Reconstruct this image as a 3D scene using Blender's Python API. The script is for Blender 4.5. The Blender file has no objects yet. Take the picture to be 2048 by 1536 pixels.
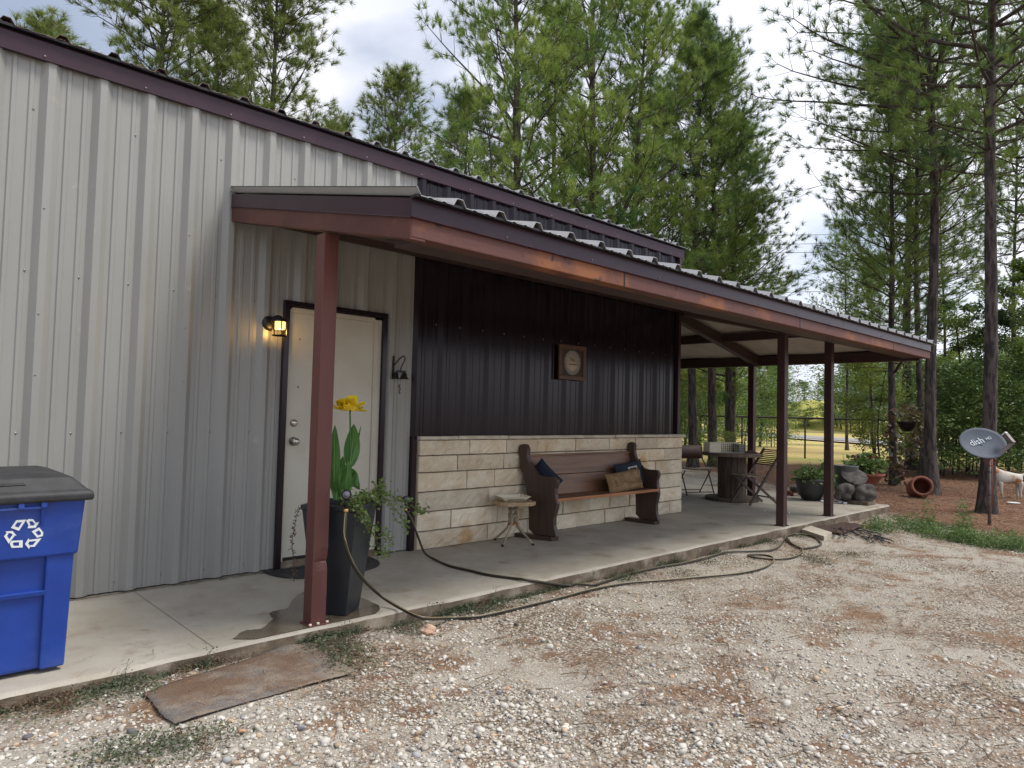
import bpy, math, random
import numpy as np
from mathutils import Vector, Matrix
R_ = math.radians
sc = bpy.context.scene

# ------------------------------------------------------------ camera
F_PX, YAW, PITCH, ROLL = 1376.97, 0.8107, 0.0418, 0.0247
CAM = np.array([-3.8345, -5.4355, 1.3286])
cF = np.array([math.cos(YAW)*math.cos(PITCH), math.sin(YAW)*math.cos(PITCH), math.sin(PITCH)])
_R = np.array([math.sin(YAW), -math.cos(YAW), 0.0]); _U = np.cross(_R, cF)
cR = _R*math.cos(ROLL)+_U*math.sin(ROLL); cU = -_R*math.sin(ROLL)+_U*math.cos(ROLL)
cd = bpy.data.cameras.new('camera'); cam = bpy.data.objects.new('camera', cd); sc.collection.objects.link(cam)
m = Matrix.Identity(4)
for i in range(3):
    m[i][0], m[i][1], m[i][2], m[i][3] = cR[i], cU[i], -cF[i], CAM[i]
cam.matrix_world = m
cd.sensor_width = 36; cd.lens = F_PX/2048*36; cd.clip_start = 0.05; cd.clip_end = 1500
sc.camera = cam

# ------------------------------------------------------------ world, sun, exposure
SUN_EL, SUN_AZ = 60, -50          # azimuth measured from +X towards +Y
W = bpy.data.worlds.new('World'); sc.world = W; W.use_nodes = True
n = W.node_tree.nodes; l = W.node_tree.links; n.clear()
out = n.new('ShaderNodeOutputWorld'); bg = n.new('ShaderNodeBackground'); l.new(bg.outputs[0], out.inputs[0])
sky = n.new('ShaderNodeTexSky'); sky.sky_type = 'NISHITA'; sky.sun_disc = False
sky.sun_elevation = R_(SUN_EL); sky.sun_rotation = R_(90-SUN_AZ); sky.air_density = 1.0; sky.dust_density = 1.5
tc = n.new('ShaderNodeTexCoord')
mp = n.new('ShaderNodeMapping'); mp.inputs['Scale'].default_value = (1, 1, 2.0); mp.inputs['Location'].default_value = (1.9, 2.4, 0.5)
l.new(tc.outputs['Generated'], mp.inputs[0])
nz = n.new('ShaderNodeTexNoise'); nz.inputs['Scale'].default_value = 2.1; nz.inputs['Detail'].default_value = 6; nz.inputs['Roughness'].default_value = 0.45
nz.inputs['Distortion'].default_value = 0.0
l.new(mp.outputs[0], nz.inputs['Vector'])
cr = n.new('ShaderNodeValToRGB'); cr.color_ramp.elements[0].position = 0.40; cr.color_ramp.elements[1].position = 0.50; cr.color_ramp.elements[0].color = (.35, .35, .35, 1)
l.new(nz.outputs['Fac'], cr.inputs[0])
nz2 = n.new('ShaderNodeTexNoise'); nz2.inputs['Scale'].default_value = 1.9; nz2.inputs['Detail'].default_value = 4
mp2 = n.new('ShaderNodeMapping'); mp2.inputs['Scale'].default_value = (1, 1, 1.6); mp2.inputs['Location'].default_value = (3.1, 1.7, 0.4)
l.new(tc.outputs['Generated'], mp2.inputs[0]); l.new(mp2.outputs[0], nz2.inputs['Vector'])
cr2 = n.new('ShaderNodeValToRGB')
cr2.color_ramp.elements[0].position = 0.32; cr2.color_ramp.elements[0].color = (4.1, 4.4, 5.3, 1)
cr2.color_ramp.elements[1].position = 0.62; cr2.color_ramp.elements[1].color = (6.4, 6.5, 7.0, 1)
l.new(nz2.outputs['Fac'], cr2.inputs[0])
# brighter cloud towards the horizon and the veiled sun
sep = n.new('ShaderNodeSeparateXYZ'); l.new(tc.outputs['Generated'], sep.inputs[0])
mr = n.new('ShaderNodeMapRange'); mr.inputs[1].default_value = 0.0; mr.inputs[2].default_value = 0.5
mr.inputs[3].default_value = 1.22; mr.inputs[4].default_value = 1.0; l.new(sep.outputs['Z'], mr.inputs[0])
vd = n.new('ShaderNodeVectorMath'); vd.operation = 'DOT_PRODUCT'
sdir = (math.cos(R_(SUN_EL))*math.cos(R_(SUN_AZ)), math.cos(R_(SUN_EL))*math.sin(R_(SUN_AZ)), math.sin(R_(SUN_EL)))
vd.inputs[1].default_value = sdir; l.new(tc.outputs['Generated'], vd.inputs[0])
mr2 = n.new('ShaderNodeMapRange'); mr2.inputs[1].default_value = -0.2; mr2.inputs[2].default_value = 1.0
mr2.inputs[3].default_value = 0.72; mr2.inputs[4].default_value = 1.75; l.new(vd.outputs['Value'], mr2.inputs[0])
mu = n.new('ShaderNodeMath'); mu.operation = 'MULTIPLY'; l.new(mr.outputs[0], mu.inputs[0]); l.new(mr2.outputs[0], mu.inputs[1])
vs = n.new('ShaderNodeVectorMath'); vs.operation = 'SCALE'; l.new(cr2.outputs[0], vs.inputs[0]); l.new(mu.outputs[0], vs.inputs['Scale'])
mx = n.new('ShaderNodeMix'); mx.data_type = 'RGBA'
hz = n.new('ShaderNodeMapRange'); hz.interpolation_type = 'SMOOTHSTEP'; hz.inputs[1].default_value = 0.10; hz.inputs[2].default_value = 0.32; hz.inputs[3].default_value = 0.9; hz.inputs[4].default_value = 0.0
l.new(sep.outputs['Z'], hz.inputs[0]); mxm = n.new('ShaderNodeMath'); mxm.operation = 'MAXIMUM'; l.new(cr.outputs[0], mxm.inputs[0]); l.new(hz.outputs[0], mxm.inputs[1])
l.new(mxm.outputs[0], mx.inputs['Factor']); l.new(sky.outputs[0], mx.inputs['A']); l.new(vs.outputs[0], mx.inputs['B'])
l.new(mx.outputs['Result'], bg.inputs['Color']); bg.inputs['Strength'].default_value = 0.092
sd = bpy.data.lights.new('sun', 'SUN'); so = bpy.data.objects.new('sun', sd); sc.collection.objects.link(so)
sd.energy = 2.2; sd.angle = R_(20); sd.color = (1.0, 0.95, 0.86)
so.rotation_euler = Vector(sdir).to_track_quat('Z', 'Y').to_euler()
vw = sc.view_settings; vw.view_transform = 'Standard'; vw.look = 'None'; vw.exposure = 0.72; vw.gamma = 1; vw.use_curve_mapping = False
sc.cycles.max_bounces = 7; sc.cycles.diffuse_bounces = 4; sc.cycles.glossy_bounces = 3; sc.cycles.transmission_bounces = 4; sc.cycles.transparent_max_bounces = 4

# ------------------------------------------------------------ helpers
rnd = random.Random(7); rng = np.random.default_rng(11)
col = sc.collection
def ray(u, v): return cF + cR*(u-1024)/F_PX - cU*(v-768)/F_PX
def on(u, v, ax, val):
    d = ray(u, v); t = (val-CAM[ax])/d[ax]; return CAM+d*t
def G(u, v, z=-0.1): return on(u, v, 2, z)
def at(u, depth, z=None, v=845):
    p = CAM+ray(u, v)*depth
    if z is not None: p[2] = z
    return p
def gz(x, y):
    x = np.asarray(x, float); y = np.asarray(y, float)
    t = np.clip((x+4)/5, 0, 1)
    z = -0.065-0.05*t*t*(3-2*t)
    z = z+0.012*np.sin(x*1.9+y*1.3)*np.cos(y*1.7-x*.6)+0.006*np.sin(x*5.3+1)*np.sin(y*4.7)
    far = np.clip((np.hypot(x, y)-60)/200, 0, 1)
    return z+far*far*(2+3*np.sin(x*.02+1)*np.cos(y*.013))
def gzf(x, y): return float(gz(x, y))

def Gg(u, v):
    z = -.08
    for _ in range(5):
        p = G(u, v, z); z = gzf(p[0], p[1])
    return G(u, v, z)

MATS = {}
def mat(name, base, rough=0.6, metal=0.0, c2=None, nscale=6, lo=.35, hi=.65, stretch=(1, 1, 1), bump=0, bscale=60, c3=None, n3=2.0, lo3=.5, hi3=.7,
        spec=None, coat=0, attr=None, trans=0, fine=0, bstretch=None, det=6):
    if name in MATS: return MATS[name]
    M = bpy.data.materials.new(name); M.use_nodes = True; MATS[name] = M
    N = M.node_tree.nodes; L = M.node_tree.links; b = N['Principled BSDF']
    b.inputs['Roughness'].default_value = rough; b.inputs['Metallic'].default_value = metal
    if spec is not None: b.inputs['Specular IOR Level'].default_value = spec
    if coat: b.inputs['Coat Weight'].default_value = coat
    geo = N.new('ShaderNodeNewGeometry')
    def noise(scale, st=(1, 1, 1), detail=det):
        mp = N.new('ShaderNodeMapping'); mp.inputs['Scale'].default_value = st; L.new(geo.outputs['Position'], mp.inputs[0])
        t = N.new('ShaderNodeTexNoise'); t.inputs['Scale'].default_value = scale; t.inputs['Detail'].default_value = detail; t.inputs['Roughness'].default_value = .6
        L.new(mp.outputs[0], t.inputs['Vector']); return t.outputs['Fac']
    def ramp(f, a, c):
        r = N.new('ShaderNodeMapRange'); r.interpolation_type = 'SMOOTHSTEP'; r.inputs[1].default_value = a; r.inputs[2].default_value = c; L.new(f, r.inputs[0]); return r.outputs[0]
    def mixc(f, A, B):
        x = N.new('ShaderNodeMix'); x.data_type = 'RGBA'
        if isinstance(f, float): x.inputs['Factor'].default_value = f
        else: L.new(f, x.inputs['Factor'])
        for k, q in (('A', A), ('B', B)):
            if isinstance(q, tuple): x.inputs[k].default_value = (*q[:3], 1)
            else: L.new(q, x.inputs[k])
        return x.outputs['Result']
    c = tuple(base)
    if attr:
        a = N.new('ShaderNodeAttribute'); a.attribute_name = attr; c = a.outputs['Color']
    if c2: c = mixc(ramp(noise(nscale, stretch), lo, hi), c, tuple(c2))
    if c3: c = mixc(ramp(noise(n3, (1, 1, 1), 8), lo3, hi3), c, tuple(c3))
    if fine:
        v = ramp(noise(180, (1, 1, 1), 2), .3, .7)
        hs = N.new('ShaderNodeHueSaturation'); mr = N.new('ShaderNodeMapRange'); mr.inputs[3].default_value = 1-fine; mr.inputs[4].default_value = 1+fine
        L.new(v, mr.inputs[0]); L.new(mr.outputs[0], hs.inputs['Value'])
        if isinstance(c, tuple): hs.inputs['Color'].default_value = (*c[:3], 1)
        else: L.new(c, hs.inputs['Color'])
        c = hs.outputs['Color']
    if isinstance(c, tuple): b.inputs['Base Color'].default_value = (*c[:3], 1)
    else: L.new(c, b.inputs['Base Color'])
    if bump:
        bp = N.new('ShaderNodeBump'); bp.inputs['Strength'].default_value = min(1, bump); bp.inputs['Distance'].default_value = 0.004 if bump <= 1 else 0.004*bump
        L.new(noise(bscale, bstretch or stretch, 5), bp.inputs['Height']); L.new(bp.outputs[0], b.inputs['Normal'])
    if trans:
        tr = N.new('ShaderNodeBsdfTranslucent'); ms = N.new('ShaderNodeMixShader'); ms.inputs[0].default_value = trans
        if isinstance(c, tuple): tr.inputs[0].default_value = (*c[:3], 1)
        else: L.new(c, tr.inputs[0])
        L.new(b.outputs[0], ms.inputs[1]); L.new(tr.outputs[0], ms.inputs[2]); L.new(ms.outputs[0], N['Material Output'].inputs[0])
    return M

class MB:
    def __init__(s): s.v = []; s.f = []; s.sm = []
    def add(s, vs, fs, sm=False):
        o = len(s.v); s.v += [tuple(map(float, p)) for p in vs]; s.f += [tuple(i+o for i in f) for f in fs]; s.sm += [sm]*len(fs); return s
    def box(s, a, b):
        x0, y0, z0 = a; x1, y1, z1 = b
        return s.add([(x0,y0,z0),(x1,y0,z0),(x1,y1,z0),(x0,y1,z0),(x0,y0,z1),(x1,y0,z1),(x1,y1,z1),(x0,y1,z1)],
                     [(0,3,2,1),(4,5,6,7),(0,1,5,4),(1,2,6,5),(2,3,7,6),(3,0,4,7)])
    def hexa(s, p): return s.add(p, [(0,3,2,1),(4,5,6,7),(0,1,5,4),(1,2,6,5),(2,3,7,6),(3,0,4,7)])
    def tube(s, pts, r, n=8, cap=True, sm=True):
        pts = [np.array(p, float) for p in pts]; rs = r if hasattr(r, '__len__') else [r]*len(pts)
        rings = []; ref = None
        for i, p in enumerate(pts):
            d = pts[min(i+1, len(pts)-1)]-pts[max(i-1, 0)]; d = d/(np.linalg.norm(d)+1e-12)
            if ref is None: ref = np.array([0, 0, 1.]) if abs(d[2]) < .9 else np.array([1., 0, 0])
            a = np.cross(d, ref); a /= np.linalg.norm(a)+1e-12; b = np.cross(a, d); ref = b
            rings.append([p+rs[i]*(a*math.cos(2*math.pi*k/n)+b*math.sin(2*math.pi*k/n)) for k in range(n)])
        vs = [q for g in rings for q in g]; fs = []
        for i in range(len(pts)-1):
            for k in range(n): fs.append((i*n+k, i*n+(k+1) % n, (i+1)*n+(k+1) % n, (i+1)*n+k))
        if cap: fs.append(tuple(reversed(range(n)))); fs.append(tuple(range((len(pts)-1)*n, len(pts)*n)))
        return s.add(vs, fs, sm)
    def bar(s, p, q, w, h=None):
        """rectangular bar from p to q"""
        h = h or w; p = np.array(p, float); q = np.array(q, float); d = q-p; d /= np.linalg.norm(d)
        up = np.array([0, 0, 1.]) if abs(d[2]) < .95 else np.array([0, 1., 0]); a = np.cross(d, up); a /= np.linalg.norm(a); b = np.cross(a, d)
        P = [o+a*w/2*x+b*h/2*y for o in (p, q) for x, y in ((-1,-1),(1,-1),(1,1),(-1,1))]
        return s.hexa(P)
    def lathe(s, prof, c=(0,0,0), n=20, sm=True, M=None):
        vs = [];
        for r, z in prof:
            for k in range(n):
                p = np.array([r*math.cos(2*math.pi*k/n), r*math.sin(2*math.pi*k/n), z])
                if M is not None: p = np.array(M)@p
                vs.append(p+np.array(c))
        fs = [(i*n+k, i*n+(k+1) % n, (i+1)*n+(k+1) % n, (i+1)*n+k) for i in range(len(prof)-1) for k in range(n)]
        fs += [tuple(reversed(range(n))), tuple(range((len(prof)-1)*n, len(prof)*n))]
        return s.add(vs, fs, sm)
    def prism(s, poly, f, t0, t1):
        """poly 2D points; f(a,b,t)->3D"""
        n = len(poly); vs = [f(a, b, t0) for a, b in poly]+[f(a, b, t1) for a, b in poly]
        fs = [tuple(range(n)), tuple(reversed(range(n, 2*n)))]+[(i, i+n, (i+1) % n+n, (i+1) % n) for i in range(n)]
        return s.add(vs, fs)
    def build(s, name, m=None, parent=None, bevel=0, seg=2):
        me = bpy.data.meshes.new(name); me.from_pydata(s.v, [], s.f)
        if any(s.sm): me.polygons.foreach_set('use_smooth', s.sm)
        me.validate(); me.update()
        o = bpy.data.objects.new(name, me); col.objects.link(o)
        if m: me.materials.append(m)
        if parent: o.parent = parent; o.matrix_parent_inverse = Matrix.Translation(parent.location).inverted() if not parent.get('local') else Matrix.Identity(4)
        if bevel:
            bm = o.modifiers.new('bevel', 'BEVEL'); bm.width = bevel; bm.segments = seg; bm.limit_method = 'ANGLE'; bm.angle_limit = R_(35)
        return o
def tag(o, label=None, cat=None, group=None, kind=None):
    for k, q in (('label', label), ('category', cat), ('group', group), ('kind', kind)):
        if q: o[k] = q
    return o
def thing(name, label, cat, loc=(0, 0, 0), group=None, local=False):
    o = bpy.data.objects.new(name, None); col.objects.link(o); o.location = tuple(map(float, loc)); o.empty_display_size = .1
    if local: o['local'] = 1
    return tag(o, label, cat, group)
def npmesh(name, V, Fc, m=None, parent=None, smooth=False, colr=None):
    """V (n,3), Fc (k, 3 or 4)"""
    me = bpy.data.meshes.new(name); k = Fc.shape[1]
    me.vertices.add(len(V)); me.vertices.foreach_set('co', V.astype(np.float32).ravel())
    me.loops.add(Fc.size); me.loops.foreach_set('vertex_index', Fc.astype(np.int32).ravel())
    me.polygons.add(len(Fc)); me.polygons.foreach_set('loop_start', np.arange(0, Fc.size, k, dtype=np.int32))
    me.update(calc_edges=True)
    if smooth: me.polygons.foreach_set('use_smooth', np.ones(len(Fc), bool))
    if colr is not None:
        a = me.color_attributes.new('Col', 'FLOAT_COLOR', 'POINT'); a.data.foreach_set('color', np.c_[colr, np.ones(len(V))].astype(np.float32).ravel())
    if m: me.materials.append(m)
    o = bpy.data.objects.new(name, me); col.objects.link(o)
    if parent: o.parent = parent
    return o
def text(s, size, m, parent, M4, name='lettering', extrude=.0008, align='CENTER'):
    c = bpy.data.curves.new(name, 'FONT'); c.body = s; c.size = size; c.extrude = extrude; c.align_x = align; c.align_y = 'CENTER'
    c.materials.append(m); o = bpy.data.objects.new(name, c); col.objects.link(o)
    if parent: o.parent = parent; o.matrix_parent_inverse = Matrix.Translation(parent.location).inverted()
    o.matrix_basis = M4
    me = bpy.data.meshes.new_from_object(o.evaluated_get(bpy.context.evaluated_depsgraph_get())); me.materials.clear(); me.materials.append(m)
    o2 = bpy.data.objects.new(name, me); col.objects.link(o2); o2.parent = o.parent; o2.matrix_parent_inverse = o.matrix_parent_inverse; o2.matrix_basis = M4
    bpy.data.objects.remove(o); return o2
def frame(origin, x, y):
    x = Vector(x).normalized(); y = Vector(y).normalized(); z = x.cross(y).normalized()
    M4 = Matrix.Identity(4)
    for i in range(3): M4[i][0], M4[i][1], M4[i][2], M4[i][3] = x[i], y[i], z[i], origin[i]
    return M4
def spline(pts, k=6):
    P = [np.array(p, float) for p in pts]; P = [2*P[0]-P[1]]+P+[2*P[-1]-P[-2]]; o = []
    for i in range(1, len(P)-2):
        for j in range(k):
            t = j/k; a, b, c, d = P[i-1:i+3]
            o.append(.5*((2*b)+(-a+c)*t+(2*a-5*b+4*c-d)*t*t+(-a+3*b-3*c+d)*t**3))
    return o+[P[-2]]

# ------------------------------------------------------------ materials
m_cream = mat('cream_wall_metal', (.290, .290, .270), .42, 0, c2=(.262, .262, .243), nscale=1.3, stretch=(1, 1, .3), c3=(.36, .33, .28), n3=7, lo3=.62, hi3=.8, spec=.5, bump=.12, bscale=9, bstretch=(1,1,.25))
m_purple = mat('dark_burgundy_metal', (.016, .009, .014), .20, 0, c2=(.012, .007, .011), nscale=2, stretch=(1, 1, .3), spec=.30, bump=.15, bscale=9, bstretch=(1,1,.25))
m_trim = mat('burgundy_trim_metal', (.045, .021, .031), .36, 0, c2=(.036, .018, .026), nscale=3, spec=.3, bump=.1, bscale=12)
m_galv = mat('galvalume_roof', (.40, .40, .40), .38, .35, c2=(.38, .37, .36), nscale=5, c3=(.16, .10, .07), n3=3, lo3=.6, hi3=.72)
m_red = mat('red_oxide_paint', (.115, .038, .03), .50, 0, c2=(.08, .027, .022), nscale=3.5, bump=.25, bscale=70, c3=(.17,.055,.035), n3=11, lo3=.6, hi3=.75, spec=.4)
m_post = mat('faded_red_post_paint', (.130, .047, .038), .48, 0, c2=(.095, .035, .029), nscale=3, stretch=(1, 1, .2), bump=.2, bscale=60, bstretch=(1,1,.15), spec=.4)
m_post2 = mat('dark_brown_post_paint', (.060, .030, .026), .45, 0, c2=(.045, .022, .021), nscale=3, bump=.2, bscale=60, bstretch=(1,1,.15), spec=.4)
m_rust = mat('rusting_beam_paint', (.105, .034, .024), .6, .0, c2=(.24, .08, .022), nscale=1.6, lo=.5, hi=.68, c3=(.035, .016, .012), n3=11, lo3=.60, hi3=.68, bump=.5, bscale=45)
m_darkbeam = mat('dark_brown_beam_paint', (.040, .022, .022), .5, 0, c2=(.055, .026, .022), nscale=4, bump=.2)
m_liner = mat('vinyl_ceiling_liner', (.55, .50, .44), .6, 0, c2=(.46, .41, .35), nscale=3, bump=.4, bscale=4)
m_conc = mat('porch_concrete', (.38, .35, .295), .78, 0, c2=(.31, .28, .225), nscale=1.8, c3=(.21, .165, .11), n3=2.8, lo3=.53, hi3=.76, bump=.35, bscale=120, fine=.10)
m_conc_side = mat('slab_edge_concrete', (.17, .13, .09), .9, 0, c2=(.085, .06, .04), nscale=5, bump=.8, bscale=50, c3=(.3,.26,.2), n3=4, fine=.15)
m_wet = mat('wet_concrete', (.085, .065, .045), .16, 0, c2=(.12, .10, .07), nscale=5, spec=.6)
m_stone = mat('limestone', (.74, .665, .51), .85, 0, c2=(.64, .53, .37), nscale=3.5, lo=.4, hi=.65, c3=(.52, .31, .12), n3=2.3, lo3=.55, hi3=.74, bump=3.0, bscale=30, fine=.14)
N = m_stone.node_tree.nodes; L = m_stone.node_tree.links; oi = N.new('ShaderNodeObjectInfo'); mr_ = N.new('ShaderNodeMapRange'); mr_.inputs[3].default_value = .78; mr_.inputs[4].default_value = 1.12
hs_ = N.new('ShaderNodeHueSaturation'); L.new(oi.outputs['Random'], mr_.inputs[0]); L.new(mr_.outputs[0], hs_.inputs['Value']); src_ = N['Principled BSDF'].inputs['Base Color'].links[0].from_socket
L.new(src_, hs_.inputs['Color']); L.new(hs_.outputs[0], N['Principled BSDF'].inputs['Base Color'])
m_mortar = mat('mortar', (.20, .165, .12), .95, 0, c2=(.25, .21, .15), nscale=8, bump=.6)
m_capst = mat('cap_limestone', (.58, .53, .42), .8, 0, c2=(.44, .39, .30), nscale=8, bump=.7, bscale=50)
m_door = mat('door_paint', (.52, .50, .42), .42, 0, c2=(.46, .44, .36), nscale=2, c3=(.38, .34, .27), n3=16, lo3=.68, hi3=.76, bump=.08)
m_black = mat('black_metal', (.012, .011, .012), .4, .3)
m_matb = mat('black_rubber', (.022, .022, .024), .6, 0, c2=(.035, .035, .037), nscale=20, bump=.4)
m_nickel = mat('satin_nickel', (.45, .42, .38), .25, .9)
m_screw = mat('screw_head', (.24, .235, .21), .4, .4)
m_blue = mat('blue_bin_plastic', (.012, .052, .30), .38, 0, c2=(.010, .042, .25), nscale=5, c3=(.035, .075, .28), n3=3.5, lo3=.52, hi3=.8, bump=.2, bscale=160, fine=.06, spec=.5)
m_lid = mat('charcoal_lid_plastic', (.014, .014, .015), .6, 0, c2=(.024, .024, .026), nscale=12, bump=.4, bscale=120)
m_white = mat('white_print', (.70, .74, .76), .5)
m_pot = mat('dark_planter_plastic', (.016, .020, .025), .42, 0, c2=(.022, .026, .031), nscale=4, bump=.5, bscale=130)
m_soil = mat('soil', (.03, .02, .013), .95, bump=1, bscale=40)
m_woodd = mat('dark_pew_oak', (.062, .034, .022), .38, 0, c2=(.040, .023, .016), nscale=10, stretch=(1, 4, .25), bump=.3, bscale=60, bstretch=(1,4,.2))
m_woodb = mat('brown_pew_boards', (.20, .105, .055), .42, 0, c2=(.13, .068, .038), nscale=8, stretch=(.2, 3, 3), bump=.3, bscale=50, bstretch=(.15,3,4))
m_woodo = mat('orange_seat_edge', (.40, .17, .065), .4, 0, c2=(.27, .105, .045), nscale=14, stretch=(.15, 2, 2))
m_navy = mat('navy_cushion_cloth', (.012, .020, .036), .9, 0, bump=.4, bscale=300)
m_burlap = mat('burlap_cloth', (.26, .17, .085), .95, 0, c2=(.17, .105, .05), nscale=8, bump=.9, bscale=260, fine=.2)
m_stoolt = mat('worn_stool_wood', (.42, .32, .19), .6, 0, c2=(.30, .20, .11), nscale=10, c3=(.12, .07, .04), n3=22, lo3=.62, hi3=.7)
m_stooll = mat('beige_painted_steel', (.33, .29, .21), .5, 0, c2=(.20, .16, .11), nscale=9)
m_cer = mat('cream_ceramic', (.74, .70, .56), .35)
m_ink = mat('black_print', (.012, .010, .009), .7)
m_spool = mat('weathered_spool_wood', (.115, .085, .062), .85, 0, c2=(.055, .040, .030), nscale=9, stretch=(4, 4, .3), bump=.7, bscale=50, bstretch=(5,5,.3))
m_spoolt = mat('grey_spool_top_wood', (.20, .155, .115), .8, 0, c2=(.12, .085, .06), nscale=9, stretch=(.4, 5, 1), bump=.6)
m_chair = mat('dark_folding_chair', (.040, .024, .018), .5, 0, c2=(.06, .035, .025), nscale=9)
m_chw = mat('greyed_seat_wood', (.30, .24, .18), .6, 0, c2=(.2, .14, .09), nscale=9)
m_terra = mat('terracotta', (.23, .078, .044), .8, 0, c2=(.15, .05, .03), nscale=6, bump=.3, c3=(.38, .22, .16), n3=6, lo3=.62, hi3=.75)
m_gpot = mat('grey_green_glazed_pot', (.105, .11, .10), .5, 0, c2=(.075, .08, .075), nscale=5)
m_dpot = mat('black_round_pot', (.022, .023, .025), .5, 0, c2=(.035, .036, .036), nscale=5)
m_cast = mat('mossy_cast_stone', (.12, .11, .10), .95, 0, c2=(.05, .046, .042), nscale=10, bump=1.6, bscale=30, c3=(.20, .18, .15), n3=14, lo3=.62, hi3=.74)
m_bark = mat('pine_bark', (.095, .075, .068), .95, 0, c2=(.030, .024, .023), nscale=9, stretch=(1.6, 1.6, .35), lo=.42, hi=.58, bump=6, bscale=13, bstretch=(2, 2, .5), c3=(.17, .12, .10), n3=22, lo3=.6, hi3=.75)
m_limb = mat('limb_bark', (.075, .055, .045), .95, 0, c2=(.04, .03, .025), nscale=9)
m_need = mat('pine_needles', (.23, .34, .07), .55, 0, c2=(.34, .42, .10), nscale=1.4, lo=.38, hi=.62, c3=(.09, .19, .055), n3=.8, lo3=.45, hi3=.65, trans=.4, spec=.3)
m_need2 = mat('yellow_pine_needles', (.17, .23, .05), .55, 0, c2=(.22, .26, .065), nscale=1.4, c3=(.09, .155, .045), n3=.9, lo3=.5, hi3=.7, trans=.4, spec=.3)
m_need3 = mat('dark_pine_needles', (.19, .30, .07), .55, 0, c2=(.26, .34, .08), nscale=1.2, c3=(.07, .14, .05), n3=.8, lo3=.45, hi3=.65, trans=.3, spec=.3)
m_leaf = mat('broad_leaves', (.14, .24, .05), .5, 0, c2=(.24, .33, .07), nscale=1.2, lo=.4, hi=.62, c3=(.025, .055, .018), n3=.7, lo3=.45, hi3=.62, trans=.4)
m_leafy = mat('yellow_green_leaves', (.18, .25, .05), .5, 0, c2=(.25, .30, .055), nscale=1.2, c3=(.05, .10, .025), n3=.9, trans=.45)
m_leafd = mat('dark_shrub_leaves', (.09, .165, .04), .5, 0, c2=(.14, .22, .05), nscale=1.8, trans=.3)
m_canna = mat('canna_leaf', (.06, .18, .03), .4, 0, c2=(.09, .23, .04), nscale=12, stretch=(1,1,.3), trans=.35, spec=.5)
m_rib = mat('canna_midrib', (.22, .36, .10), .5)
m_petal = mat('yellow_petal', (.90, .70, .03), .5, 0, c2=(.88, .55, .03), nscale=18, lo=.6, hi=.8, trans=.3)
m_ivy = mat('ivy_leaf', (.11, .19, .04), .45, 0, c2=(.20, .27, .07), nscale=14, trans=.3)
m_dry = mat('dry_vine', (.11, .065, .03), .8)
m_weed = mat('weed_leaf', (.085, .105, .060), .8, 0, c2=(.12, .14, .075), nscale=9, c3=(.16, .11, .07), n3=6, lo3=.5, hi3=.62, trans=.2)
m_weedg = mat('green_weed_leaf', (.10, .18, .05), .6, 0, c2=(.16, .24, .07), nscale=5, c3=(.07, .13, .04), n3=3, trans=.35)
m_straw = mat('fallen_pine_needles', (.19, .105, .062), .9, 0, c2=(.32, .21, .13), nscale=30, c3=(.10, .05, .032), n3=12, lo3=.5, hi3=.6)
m_hose = mat('dark_garden_hose', (.022, .019, .012), .45)
m_hosel = mat('tan_hose_stripe', (.27, .22, .12), .5)
m_brass = mat('brass', (.55, .38, .16), .35, .9)
m_doorm = mat('rust_stained_mat', (.22, .18, .14), .98, 0, c2=(.14, .125, .115), nscale=8, lo=.42, hi=.6, c3=(.13, .08, .05), n3=2.6, lo3=.44, hi3=.62, bump=1.8, bscale=150, fine=.4)
m_doorm2 = mat('brown_stained_mat', (.075, .034, .022), .95, 0, c2=(.045, .025, .02), nscale=4, bump=1)
m_net = mat('black_plastic_netting', (.018, .020, .026), .45)
m_paver = mat('concrete_paver', (.46, .42, .34), .9, 0, c2=(.36, .32, .25), nscale=9, bump=.5)
m_rail = mat('rusty_pipe_rail', (.030, .018, .016), .7)
m_dish = mat('dish_grey', (.075, .092, .12), .75, 0, c2=(.06, .075, .10), nscale=6)
m_dishl = mat('dish_lettering', (.40, .45, .52), .5)
m_pipe = mat('grey_pipe', (.22, .19, .18), .5, .3, c2=(.14, .11, .10), nscale=9)
m_cable = mat('red_brown_cable', (.28, .09, .07), .5)
m_goat = mat('chipped_white_paint', (.50, .47, .40), .6, 0, c2=(.42, .17, .05), nscale=6, lo=.54, hi=.64, bump=.2)
m_frame = mat('carved_wood_frame', (.115, .055, .032), .5, 0, c2=(.075, .035, .02), nscale=16, stretch=(1, 1, 1), bump=.4)
m_art = mat('frame_backing', (.035, .024, .018), .6, 0, c2=(.05, .03, .02), nscale=12)
m_lace = mat('lace_white', (.62, .60, .54), .7)
m_wire = mat('white_wire', (.58, .58, .52), .5)
m_cloth = mat('dark_maroon_cloth', (.035, .012, .016), .9)
m_glow = bpy.data.materials.new('lit_lamp_glass'); m_glow.use_nodes = True
gb = m_glow.node_tree.nodes['Principled BSDF']; gb.inputs['Base Color'].default_value = (.9, .75, .4, 1)
gb.inputs['Emission Color'].default_value = (1, .66, .16, 1); gb.inputs['Emission Strength'].default_value = 1.6

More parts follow.
